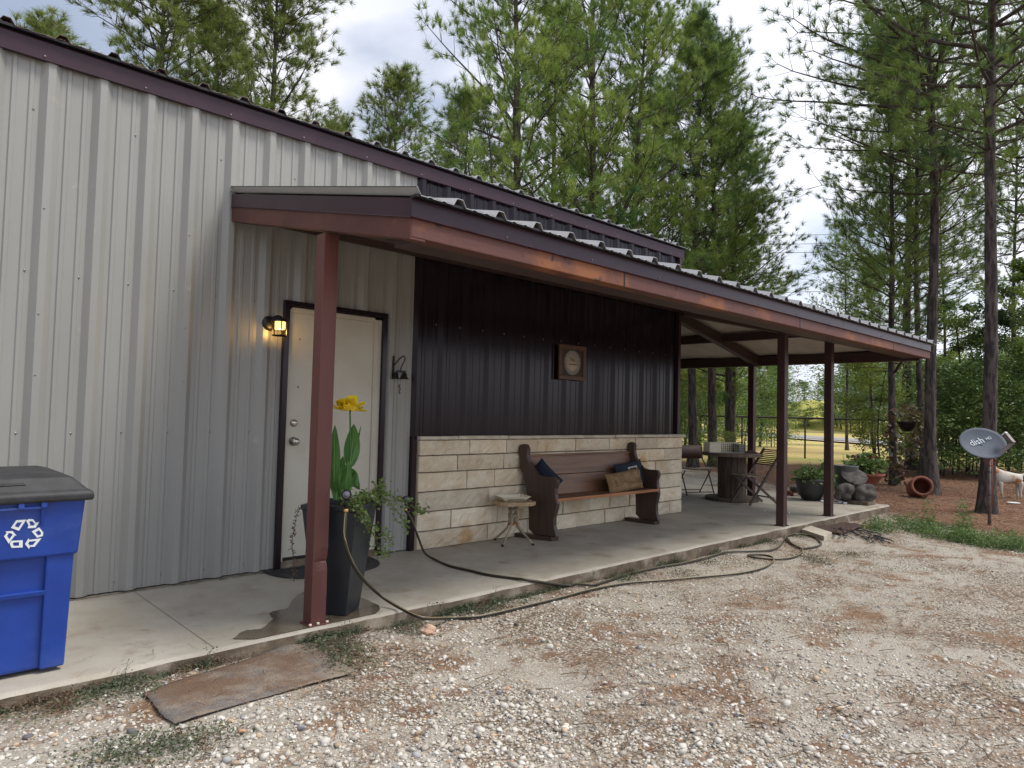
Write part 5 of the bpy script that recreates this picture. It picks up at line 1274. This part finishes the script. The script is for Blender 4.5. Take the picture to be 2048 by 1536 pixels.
def pine(kind, u, depth, H, label, rz_=0, wide=1.0, base=None, group=GP, m_over=None):
    src = pines[kind]; H0 = {'tall': 16, 'tall2': 15, 'full': 13, 'full2': 13, 'slim': 12, 'sparse': 11}[kind]
    p = np.array(base) if base is not None else at(u, depth)
    loc = (p[0], p[1], gzf(p[0], p[1])); s = H/H0; sc3 = (s*wide, s*wide, s)
    if kind not in used:
        used.add(kind); src.location = loc; src.rotation_euler = (0, 0, rz_); src.scale = sc3; src['label'] = label; src['category'] = 'pine tree'; src['group'] = group
        if m_over:
            for ch in src.children:
                if ch.name.startswith('crown'): ch.material_slots[0].link = 'OBJECT'; ch.material_slots[0].material = m_over
        return src
    c = copy_tree(src, loc, rz_, sc3, label, group, m_over); c['category'] = 'pine tree'; return c
# right-hand group
pine('tall', 1972, 11.3, 15.5, 'thickest rough barked pine, behind the satellite dish', 2.6, 1.0)
pine('tall2', 1868, 14.1, 15.5, 'pine with long level limbs, behind the tipped terracotta jar', 1.2, 1.25)
pine('tall2', 1843, 18.3, 14.5, 'pine just left of the tipped jar pine, slightly farther back', 3.4, 1.0)
pine('slim', 1822, 21.5, 14.0, 'dark thick pine behind the hanging basket', .9, 1.3, m_over=m_need3)
pine('slim', 1790, 16.0, 10.5, 'slim vine wrapped pine left of the hanging basket', .4, 1.0, m_over=m_need3)
pine('tall2', 2030, 24, 15, 'slim tall pine behind the goat figure', 4.2, .9)
pine('tall', 1695, 34, 11.5, 'distant pine with flat tufted limbs, over the third post', 5.0, .9)
pine('slim', 1745, 40, 11, 'small distant pine between the third post and far trees', 1.0, 1.2, m_over=m_need3)
pine('tall2', 1895, 30, 13, 'far pine seen through the gap left of the big pine', 2.2, 1.0)
pine('tall', 2140, 15, 15, 'pine partly cut off by the right picture edge', 1.7, 1.0)
pine('tall2', 2230, 20, 15, 'pine outside the right picture edge with limbs reaching in', 2.9, 1.0)
# behind the end of the building
pine('slim', 1384, 19.9, 13.0, 'pine seen behind the stone corner, first trunk under the porch', 2.0, 1.25)
pine('slim', 1430, 20.5, 12.6, 'pine with the second trunk under the porch', .6, 1.3)
pine('full2', 1455, 22, 11.2, 'bushy pine leaning right over the porch roof end', 4.4, 1.15)
pine('slim', 1466, 27, 10.5, 'farther slim pine beside the bushy one over the porch', 5.2, 1.4)
# centre, behind the roof
pine('full', 1030, 13.5, 13.0, 'largest dense pine behind the middle of the roof', 1.0, .92)
pine('full2', 1175, 15.0, 13.5, 'dense pine right of the largest one', 2.6, 1.0)
pine('full', 1255, 16.5, 12.5, 'dense pine with bright upper tufts behind the roof end', 4.1, .9)
pine('slim', 1310, 21, 11.5, 'dark pine filling the gap behind the roof end', 5.3, 1.1)
pine('full2', 1105, 19, 13.0, 'back pine between the two largest crowns', .5, 1.0)
pine('slim', 903, 16, 8.9, 'short pine left of the largest dense pine', 3.3, 1.3)
pine('sparse', 770, 19, 11.1, 'slender open pine standing alone against the sky', 1.3, 1.3)
pine('sparse', 850, 24, 9.5, 'low pale pine behind the lone slender one', 4.3, 1.2)
# left, above the roof
pine('full2', 520, 15.0, 12.0, 'upright pine left of the open sky above the roof', .2, 1.1, m_over=m_need2)
pine('full', 285, 15.0, 12.0, 'wide branching pine above the left half of the roof', 3.7, 1.25, m_over=m_need2)
pine('slim', 410, 18, 11.8, 'pine between the two left crowns', 2.2, 1.3, m_over=m_need2)
pine('sparse', 640, 20, 9.9, 'low pine at the right foot of the left group', 5.6, 1.3)
pine('sparse', 20, 16, 10.6, 'pine tip at the top left corner of the roof', .9, 1.5)
pine('slim', 140, 21, 10.8, 'faint pine behind the top left of the roof', 2.9, 1.2, m_over=m_need2)

# broadleaf trees and shrubs
def make_leafy(seed, H, r, crown0, m_l, n=7000, size=.075, stems=1, name='broadleaf_tree', asp=.6):
    rr9 = random.Random(seed); nr = np.random.default_rng(seed); t = thing(name, None, None, (0, 0, 0)); t['local'] = 1
    tk_ = MB(); cl = []
    for s in range(stems):
        a = rr9.uniform(0, 6.28); b0 = np.array([math.cos(a), math.sin(a), 0])*(.0 if stems == 1 else .25*r)
        p = b0.copy(); d = np.array([rr9.uniform(-.1, .1), rr9.uniform(-.1, .1), 1.]); pts = [p-np.array([0, 0, .1])]
        for i in range(8): d = d+np.array([rr9.uniform(-.12, .12), rr9.uniform(-.12, .12), .1]); d /= np.linalg.norm(d); p = p+d*H*.9/8; pts.append(p)
        rb2 = .012*H/math.sqrt(stems)
        tk_.tube(pts, [rb2*(1-i/9.5) for i in range(9)], 7)
        for i in range(1, 9):
            if i/8 < crown0: continue
            for q in range(4):
                a = rr9.uniform(0, 6.28); L_ = r*rr9.uniform(.5, 1.1)*(1-.45*i/8); d2 = np.array([math.cos(a), math.sin(a), rr9.uniform(-.05, .7)]); e = pts[i]+d2*L_
                tk_.tube([pts[i], pts[i]+d2*L_*.5+np.array([0, 0, -.03]), e], [.010*H/8, .007*H/8, .003*H/8], 4, cap=False)
                cl.append((e, L_*.42)); cl.append((pts[i]+d2*L_*.6, L_*.34))
    tk_.build('trunk', m_limb, t)
    P = []; per = max(8, n//len(cl))
    for c, rad in cl:
        q = nr.normal(size=(per, 3)); q /= np.linalg.norm(q, axis=1)[:, None]; q *= (nr.uniform(.1, 1, (per, 1))**.6)*max(rad, .15)*np.array([1, 1, .7]); P.append(c+q)
    leaves_mesh(np.concatenate(P), size, m_l, 'crown', t, asp=asp, seed=seed)
    return t
leafy = {'a': (make_leafy(41, 8, 2.2, .2, m_leaf, 12000, .11), 8), 'b': (make_leafy(42, 7, 2.0, .15, m_leafy, 10000, .11, 2), 7), 'c': (make_leafy(43, 3, 1.4, .05, m_leafd, 7000, .075, 4, 'shrub'), 3), 'd': (make_leafy(44, 3.4, 1.5, .1, m_leafy, 5000, .08, 3, 'shrub'), 3.4)}
used2 = set()
def broad(kind, u, depth, H, label, cat, group, rz_=0, wide=1.0, m_over=None):
    src, H0 = leafy[kind]; p = at(u, depth); loc = (p[0], p[1], gzf(p[0], p[1])); s = H/H0
    if kind not in used2: used2.add(kind); c = src; c.location = loc; c.rotation_euler = (0, 0, rz_); c.scale = (s*wide, s*wide, s)
    else: c = copy_tree(src, loc, rz_, (s*wide, s*wide, s), None, None)
    if m_over:
        for ch in c.children:
            if ch.name.startswith('crown'): ch.material_slots[0].link = 'OBJECT'; ch.material_slots[0].material = m_over
    c['label'] = label; c['category'] = cat; c['group'] = group; return c
GB = 'broadleaf trees behind the yard'; GS = 'shrubs at the yard edge'
broad('a', 1935, 20, 5.4, 'leafy tree filling the gap left of the big pine', 'tree', GB, .5)
broad('a', 2060, 19, 6.2, 'leafy tree at the right edge beyond the goat', 'tree', GB, 2.5)
broad('b', 1985, 24, 6.4, 'yellow-green tree glowing behind the big pine', 'tree', GB, 1.5)
broad('b', 1900, 30, 5.6, 'yellow-green tree over the end of the porch roof', 'tree', GB, 4)
broad('a', 2110, 26, 7.5, 'taller leafy tree cut by the right picture edge', 'tree', GB, 3)
broad('b', 1740, 18.5, 3.6, 'small light green tree leaning over the fence end', 'tree', GB, .5, 1.0)
for i, (u, dp_, H, l_) in enumerate([(1905, 19, 3.2, 'dark shrub just left of the big pine trunk'), (1950, 21, 3.4, 'tall dark shrub directly behind the satellite dish'), (2010, 22, 3.2, 'dark shrub between the big pine and the slim one'), (2065, 20, 3.4, 'dark shrub beyond the goat at the picture edge'),
                                      (1875, 24, 3.2, 'dark shrub behind the tipped jar pine'), (2120, 19, 3.4, 'dark shrub just past the right picture edge'), (1985, 18.5, 2.6, 'lowest nearest dark shrub behind the big pine')]):
    broad('c', u, dp_, H, l_, 'shrub', 'thicket shrubs behind the big pine', i*1.3, 1.15)
for i, (u, dp_, H, l_) in enumerate([(1365, 27, 3.2, 'dark shrub beside the stone corner under the porch'), (1408, 30, 3.6, 'dark shrub between the first two trunks under the porch'), (1480, 33, 3.6, 'dark shrub behind the spool table'), (1535, 36, 3.0, 'dark shrub behind the far post')]):
    broad('c', u, dp_, H, l_, 'shrub', GS, i*1.1, 1.0, m_leaf if i in (1, 3) else None)
broad('d', 1440, 19.5, 1.1, 'low yellow-green bush behind the wire crate', 'shrub', GS, 1); broad('d', 1375, 31, 5.0, 'pale green bush behind the trunks under the porch', 'shrub', GS, 2)
broad('a', 1400, 32, 7.0, 'leafy tree behind the end of the main roof', 'tree', GB, 1.1); broad('b', 1290, 27, 7.0, 'pale leafy tree low behind the roof end', 'tree', GB, 2.1)
broad('a', 1180, 23, 7.6, 'leafy tree low behind the two dense pines', 'tree', GB, 3.1); broad('b', 930, 24, 6.6, 'pale tree low behind the short pine', 'tree', GB, 5.1)
broad('a', 1520, 36, 6.5, 'leafy tree over the porch roof behind the bushy pine', 'tree', GB, .1)
# far side of the road
GF = 'trees beyond the road'; k = 0
rf = random.Random(12)
for u in list(range(1290, 2100, 26)):
    gap = 1578 < u < 1655
    dep = rf.uniform(78, 100) if not gap else 96
    if u < 1500: dep = rf.uniform(52, 80)
    if gap: H = rf.uniform(2.4, 3.4)
    else: H = rf.uniform(5.0, 8.0)+(2.5 if u > 1690 else 0)
    broad(rf.choice('abcc'), u+rf.uniform(-8, 8), dep, H, 'distant tree or bush in the row beyond the road', 'tree', GF, rf.uniform(0, 6), rf.uniform(1.1, 1.7))
for i, (u, dep, H) in enumerate([(1560, 120, 13), (1610, 140, 9), (1700, 120, 12), (1730, 130, 13), (1765, 115, 14), (1545, 105, 10), (1500, 100, 13), (1650, 150, 10)]):
    pine('slim', u, dep, H, 'far hazy pine beyond the road', i*.9, 2.2, group='far pines beyond the road', m_over=m_need3)
# bright weedy bank in the gap
bk = at(1622, 108); hill = MB(); n = 20; V = []
for i in range(n+1):
    for j in range(n+1):
        u, v = i/n*2-1, j/n*2-1; x, y = bk[0]+u*8*cR[0]+v*14*cF[0], bk[1]+u*8*cR[1]+v*14*cF[1]
        V.append((x, y, gzf(x, y)-.3+4.6*max(0, 1-u*u)*max(0, 1-v*v)+.25*rf.random()))
m_bank = mat('yellow_weedy_bank', (.42, .36, .07), .95, 0, c2=(.28, .30, .07), nscale=.5, c3=(.38, .28, .07), n3=.3, bump=1, bscale=3)
tag(hill.add(V, [(i*(n+1)+j, (i+1)*(n+1)+j, (i+1)*(n+1)+j+1, i*(n+1)+j+1) for i in range(n) for j in range(n)], True).build('field_bank', m_bank), kind='structure')

# hanging basket and vine
hb = np.array(at(1814, 14.6)); 
t = thing('hanging_basket', 'dark hanging basket of trailing leaves between two pines', 'hanging basket', hb)
zc0 = 1.30
MB().lathe([(.06, -.16), (.13, -.10), (.20, .03), (.205, .05), (.19, .05), (.01, .02)], (hb[0], hb[1], zc0), 18).build('basket', m_black, t)
for k in range(3): a = k*2.1; MB().tube([(hb[0]+.19*math.cos(a), hb[1]+.19*math.sin(a), zc0+.05), (hb[0], hb[1], zc0+.55)], .004, 4).build('chain', m_black, t)
MB().tube([(hb[0], hb[1], zc0+.55), (hb[0], hb[1], 2.72)], .007, 5).build('hanging_wire', m_black, t)
p5 = at(1790, 16.0); MB().tube(spline([(p5[0], p5[1], 2.5), ((p5[0]+hb[0])/2, (p5[1]+hb[1])/2, 2.66), (hb[0], hb[1], 2.72), (2*hb[0]-p5[0]*1.0-.1, 2*hb[1]-p5[1]-.1, 2.70)], 5), [.035]*5+[.028]*5+[.02]*5+[.012], 7).build('hook_limb', m_limb, t)
t = thing('basket_plant', 'trailing heart-leafed plant spilling from the hanging basket', 'plant', (0, 0, 0))
pts = [bush((hb[0], hb[1], zc0+.22), .28, .22, 110, 31), bush((hb[0]+.14, hb[1]-.2, zc0-.15), .26, .3, 110, 32), bush((hb[0]+.05, hb[1]-.05, zc0-.5), .14, .3, 50, 33), bush((hb[0]+.2, hb[1]-.28, zc0+.02), .2, .2, 60, 34)]
leaves_mesh(np.concatenate(pts), .11, mat('olive_leaf', (.22, .24, .10), .35, 0, c2=(.15, .07, .05), nscale=4, trans=.25), 'foliage', t, asp=.9, seed=33)
vp = at(1792, 15.7); V_ = []
for i in range(170):
    z = rnd.uniform(-.1, 1.6); a = rnd.uniform(0, 6.28); V_.append((vp[0]+.15*math.cos(a)+rnd.uniform(-.08, .08), vp[1]+.15*math.sin(a)+rnd.uniform(-.08, .08), z))
t = thing('climbing_vine', 'reddish vine leaves climbing the slim pine trunk', 'vine', (0, 0, 0))
leaves_mesh(np.array(V_), .12, mat('reddish_vine_leaf', (.13, .06, .045), .35, 0, c2=(.08, .10, .04), nscale=4, trans=.2), 'foliage', t, asp=.9, seed=35)
MB().tube([(vp[0]+.13*math.cos(z*5), vp[1]+.13*math.sin(z*5), z-.1) for z in np.linspace(0, 1.8, 20)], .008, 5).build('stem', m_limb, t)

# ------------------------------------------------------------ gravel, straw, weeds
def fbm(x, y, s, seed=0):
    o = 0
    for k, (f, a) in enumerate(((1, .5), (2.1, .3), (4.3, .2))):
        o = o+a*np.sin(x*s*f+seed*1.7+k+1.3*np.sin(y*s*f*.8+seed))*np.cos(y*s*f*1.1+seed*2.3-k+1.1*np.sin(x*s*f*.7))
    return o
def strawline(x, y): return x-(8.25+(y+1.6)*.78)
rugP = [np.array(Gg(u, v))[:2] for u, v in ((283, 1392), (345, 1455), (708, 1352), (604, 1283))]
def in_rug(x, y):
    ins = np.ones(len(x), bool)
    for a, b in zip(rugP, rugP[1:]+rugP[:1]): ins &= ((b[0]-a[0])*(y-a[1])-(b[1]-a[1])*(x-a[0])) > -.01
    ins2 = np.ones(len(x), bool)
    for a, b in zip(rugP, rugP[1:]+rugP[:1]): ins2 &= ((b[0]-a[0])*(y-a[1])-(b[1]-a[1])*(x-a[0])) < .01
    return ins | ins2
def pebbles(N0, seed, smin, smax, rmin, rmax, thr):
    r = np.random.default_rng(seed)
    ang = YAW+r.uniform(-.80, .80, N0); rad = rmin*(rmax/rmin)**r.uniform(0, 1, N0)
    x = CAM[0]+rad*np.cos(ang); y = CAM[1]+rad*np.sin(ang)
    cov = fbm(x, y, .9, 2)+.35*fbm(x, y, 3.3, 5)+.20*np.clip((-2.6-y)/2, -1, 1)*0
    keep = (y < SY0-.015) & (strawline(x, y) < .1) & ~in_rug(x, y) & (cov+r.normal(size=N0)*.10 > thr)
    x, y, rad = x[keep], y[keep], rad[keep]; n = len(x)
    s = smin*(smax/smin)**(r.beta(1.1, 3.2, n)); s = s*np.interp(x+.5*(y+2), [-.8, 1.6], [1.12, .72]); s = np.maximum(s, .0010*rad)
    # base icosahedron
    ph = (1+5**.5)/2
    B = np.array([(-1,ph,0),(1,ph,0),(-1,-ph,0),(1,-ph,0),(0,-1,ph),(0,1,ph),(0,-1,-ph),(0,1,-ph),(ph,0,-1),(ph,0,1),(-ph,0,-1),(-ph,0,1)])/math.sqrt(1+ph*ph)
    Fi = np.array([(0,11,5),(0,5,1),(0,1,7),(0,7,10),(0,10,11),(1,5,9),(5,11,4),(11,10,2),(10,7,6),(7,1,8),(3,9,4),(3,4,2),(3,2,6),(3,6,8),(3,8,9),(4,9,5),(2,4,11),(6,2,10),(8,6,7),(9,8,1)])
    V = B[None]*(1+r.uniform(-.42, .28, (n, 12, 1)))
    V = V*np.stack([r.uniform(.8, 1.3, n), r.uniform(.7, 1.0, n), r.uniform(.38, .75, n)], 1)[:, None]
    a = r.uniform(0, 6.28, n); ca_, sa_ = np.cos(a)[:, None], np.sin(a)[:, None]; tl = r.uniform(-.5, .5, n)[:, None]
    X_, Y_, Z_ = V[..., 0], V[..., 1], V[..., 2]; Z2 = Z_*np.cos(tl)+X_*np.sin(tl); X2 = X_*np.cos(tl)-Z_*np.sin(tl)
    Xr = X2*ca_-Y_*sa_; Yr = X2*sa_+Y_*ca_
    out = np.stack([x[:, None]+Xr*s[:, None], y[:, None]+Yr*s[:, None], gz(x, y)[:, None]+(Z2+r.uniform(-.10, .38, n)[:, None])*s[:, None]], -1).reshape(-1, 3)
    Fc = (Fi[None]+np.arange(n)[:, None, None]*12).reshape(-1, 3)
    pal = np.array([(.49, .46, .405), (.42, .385, .33), (.57, .545, .495), (.31, .28, .24), (.40, .31, .22), (.30, .30, .30), (.44, .26, .16), (.11, .11, .12)])
    ci = r.choice(8, n, p=[.32, .26, .17, .12, .08, .03, .01, .01]); cc_ = pal[ci]*r.uniform(.82, 1.15, (n, 1))
    return out, Fc, np.repeat(cc_, 12, 0)
m_peb = mat('gravel_stones', (.5, .46, .4), .9, attr='Col', c2=(.30, .22, .15), nscale=60, lo=.62, hi=.8, spec=.25)
Vs, Fs, Cs, o0 = [], [], [], 0
for args in ((46000, 1, .005, .020, 2.2, 11, -.12), (36000, 2, .0035, .010, 2.2, 9, -.7), (6000, 3, .013, .031, 2.3, 10, -.05)):
    V, F3, C3 = pebbles(*args); Vs.append(V); Fs.append(F3+o0); Cs.append(C3); o0 += len(V)
tag(npmesh('gravel', np.concatenate(Vs), np.concatenate(Fs), m_peb, colr=np.concatenate(Cs)), 'pale limestone gravel scattered over the yard', 'gravel', kind='stuff')

def straws(N0, seed, zone):
    r = np.random.default_rng(seed); ang = YAW+r.uniform(-.8, .8, N0); rad = 2.2*(26/2.2)**r.uniform(0, 1, N0)
    x = CAM[0]+rad*np.cos(ang); y = CAM[1]+rad*np.sin(ang); sline = strawline(x, y)
    if zone: keep = (sline > -.5+r.normal(size=N0)*.25) & ~((x < SX1+.02) & (y > SY0)) & (x+y < 21)
    else:
        c = fbm(x, y, 2.2, 9)+.5*fbm(x, y, 6, 3); keep = (sline <= 0) & (y < SY0-.02) & (c+r.normal(size=N0)*.17 > .20)
    x, y, rad = x[keep], y[keep], rad[keep]; n = len(x); a = r.normal(size=n)*1.2+.2; L_ = r.uniform(.05, .11, n); w = np.maximum(.0016, .00035*rad)*1.1
    d = np.stack([np.cos(a), np.sin(a), r.normal(size=n)*.12], 1); s = np.stack([-np.sin(a), np.cos(a), np.zeros(n)], 1); z = gz(x, y)+r.uniform(.003, .020, n)
    c = np.stack([x, y, z], 1); V = np.stack([c-d*L_[:, None]-s*w[:, None], c-d*L_[:, None]*.9+s*w[:, None], c+d*L_[:, None]], 1).reshape(-1, 3)
    return V
def slab_litter(n, seed):
    r = np.random.default_rng(seed); x = r.uniform(-3, 8.2, n); y = SY0+.03+np.abs(r.normal(size=n))*.35; y = np.minimum(y, -.1); a = r.uniform(0, 6.28, n); L_ = r.uniform(.02, .07, n); w = .0014
    c = np.stack([x, y, r.uniform(.003, .007, n)], 1); d = np.stack([np.cos(a), np.sin(a), 0*a], 1); s2 = np.stack([-np.sin(a), np.cos(a), 0*a], 1)
    return np.stack([c-d*L_[:, None]-s2*w, c-d*L_[:, None]+s2*w, c+d*L_[:, None]], 1).reshape(-1, 3)
V = np.concatenate([straws(420000, 5, True), straws(80000, 6, False), slab_litter(420, 7)])
tag(npmesh('pine_straw', V, np.arange(len(V)).reshape(-1, 3), m_straw), 'fallen reddish pine needles strewn over the yard', 'pine straw', kind='stuff')
# twigs
tgm = MB()
for i in range(130):
    u, v = rnd.uniform(700, 2040), rnd.uniform(1180, 1520); p = G(u, v, -.1)
    if p[1] > SY0-.1: continue
    a = rnd.uniform(-.9, .5); L_ = rnd.uniform(.05, .16); x, y = p[0], p[1]; z = gzf(x, y)+.014
    tgm.tube([(x, y, z), (x+L_*.5*math.cos(a), y+L_*.5*math.sin(a), z+.006), (x+L_*math.cos(a+.15), y+L_*math.sin(a+.15), z)], .0022, 4)
tag(tgm.build('twigs', m_dry), 'small brown twigs lying on the gravel', 'twigs', kind='stuff')

def weed_patch(P, n, rad, h, seed, size, up=.6):
    r = np.random.default_rng(seed); out_ = []
    for (x, y) in P:
        q = r.normal(size=(n, 2))*rad*.5; zz = r.uniform(0, 1, n)**1.5*h*np.exp(-(q**2).sum(1)/(rad*rad))
        X_, Y_ = x+q[:, 0], y+q[:, 1]; Y_ = np.minimum(Y_, SY0-.012) if x < SX1 and y < SY0+.1 else Y_
        out_.append(np.stack([X_, Y_, gz(X_, Y_)+.006+zz], 1))
    return np.concatenate(out_)
def pts_of(lst): return [tuple(Gg(u, v)[:2]) for u, v in lst]
wp1 = pts_of([(700, 1262), (730, 1252), (765, 1245), (1040, 1195), (1080, 1182), (1110, 1172), (1150, 1160), (1280, 1122), (1400, 1100), (1470, 1092), (1600, 1075), (120, 1420), (240, 1385), (20, 1425), (60, 1410), (100, 1408), (150, 1398), (195, 1380), (215, 1355), (260, 1370), (280, 1380), (355, 1335), (395, 1325), (420, 1318), (450, 1312), (480, 1302), (500, 1296), (540, 1288), (580, 1280), (610, 1273), (640, 1268),
              (660, 1275), (680, 1285), (650, 1290), (690, 1300), (700, 1320), (630, 1262), (880, 1225), (900, 1222), (920, 1220), (945, 1217), (970, 1215), (990, 1212), (1000, 1205), (1195, 1140), (1210, 1150), (1240, 1158), (1260, 1150), (1310, 1130), (1340, 1126), (1370, 1150), (1420, 1128),
              (1430, 1108), (1500, 1085), (1520, 1082), (1545, 1088), (1250, 1160), (810, 1255), (830, 1262), (1640, 1128), (1620, 1118), (1700, 1112), (300, 1500), (330, 1495), (380, 1490), (420, 1485), (250, 1515), (200, 1510)])
V = np.concatenate([weed_patch(wp1, 260, .16, .05, 1, .02), weed_patch(pts_of([(640, 1285), (665, 1300), (690, 1312), (620, 1278), (700, 1335), (930, 1222), (970, 1218)]), 420, .16, .06, 8, .02)])
leaves_o = leaves_mesh(V, .017, m_weed, 'weeds', None, asp=.5, seed=50); tag(leaves_o, 'low grey-green weeds along the slab edge and in the gravel', 'weeds', kind='stuff')
wp2 = pts_of([(1060+i*60+rnd.uniform(-20, 20), 1180+rnd.uniform(0, 300)) for i in range(16)]+[(1200, 1190), (1130, 1235), (1370, 1200), (1010, 1290), (820, 1330), (940, 1420), (760, 1400), (1870, 1140), (1830, 1135), (1980, 1160), (1780, 1140), (1740, 1130)])
V = weed_patch(wp2, 90, .20, .02, 2, .02); tag(leaves_mesh(V, .014, m_weed, 'sparse_weeds', None, asp=.4, seed=51), 'thin scattered weeds growing through the gravel', 'weeds', kind='stuff')
wp3 = [(1750, 1060), (1765, 1065), (1790, 1055), (1808, 1060), (1820, 1050), (1840, 1068), (1860, 1075), (1880, 1072), (1900, 1080), (1925, 1070), (1935, 1085), (1945, 1088), (1960, 1092), (1980, 1095), (2000, 1098), (2020, 1096), (2040, 1100), (2060, 1104), (1850, 1060), (1990, 1085), (2030, 1090), (1925, 1085), (1870, 1062), (1755, 1058)]
V = weed_patch(pts_of(wp3), 340, .17, .20, 3, .03); V2_ = weed_patch(pts_of([(1925, 1072), (1932, 1078), (1855, 1066)]), 520, .13, .50, 4, .03)
tag(leaves_mesh(np.concatenate([V, V2_]), .038, m_weedg, 'tall_weeds', None, asp=.28, updir=1.0, seed=52), 'bright green weeds between the gravel and the pine straw', 'weeds', kind='stuff')
# upright weed stems at the slab edge
ws = MB(); WL = []
for (u, v) in [(1232, 1115), (1225, 1118), (1240, 1120), (1300, 1105), (1345, 1102), (860, 1215), (872, 1210), (215, 1330), (400, 1305), (660, 1245), (1150, 1135), (990, 1190), (1420, 1088), (1210, 1130)]:
    for k in range(3):
        p = G(u+rnd.uniform(-8, 8), v+22, -.1); x, y = p[0], min(p[1], SY0-.02); z0 = gzf(x, y); h = rnd.uniform(.06, .14)
        S = [(x, y, z0), (x+rnd.uniform(-.02, .02), y-.01, z0+h*.6), (x+rnd.uniform(-.04, .04), y-.02, z0+h)]; ws.tube(S, .0012, 3)
        for _ in range(14): t_ = rnd.random(); WL.append((x+rnd.uniform(-.02, .02)*(1+t_), y-.015+rnd.uniform(-.02, .01), z0+h*t_))
ws.build('weed_stems', m_weed); tag(bpy.data.objects['weed_stems'], 'thin upright weed stems at the slab edge', 'weeds', kind='stuff')
tag(leaves_mesh(np.array(WL), .014, m_weed, 'weed_sprigs', None, asp=.6, seed=53), 'small leaves on the weed stems at the slab edge', 'weeds', kind='stuff')
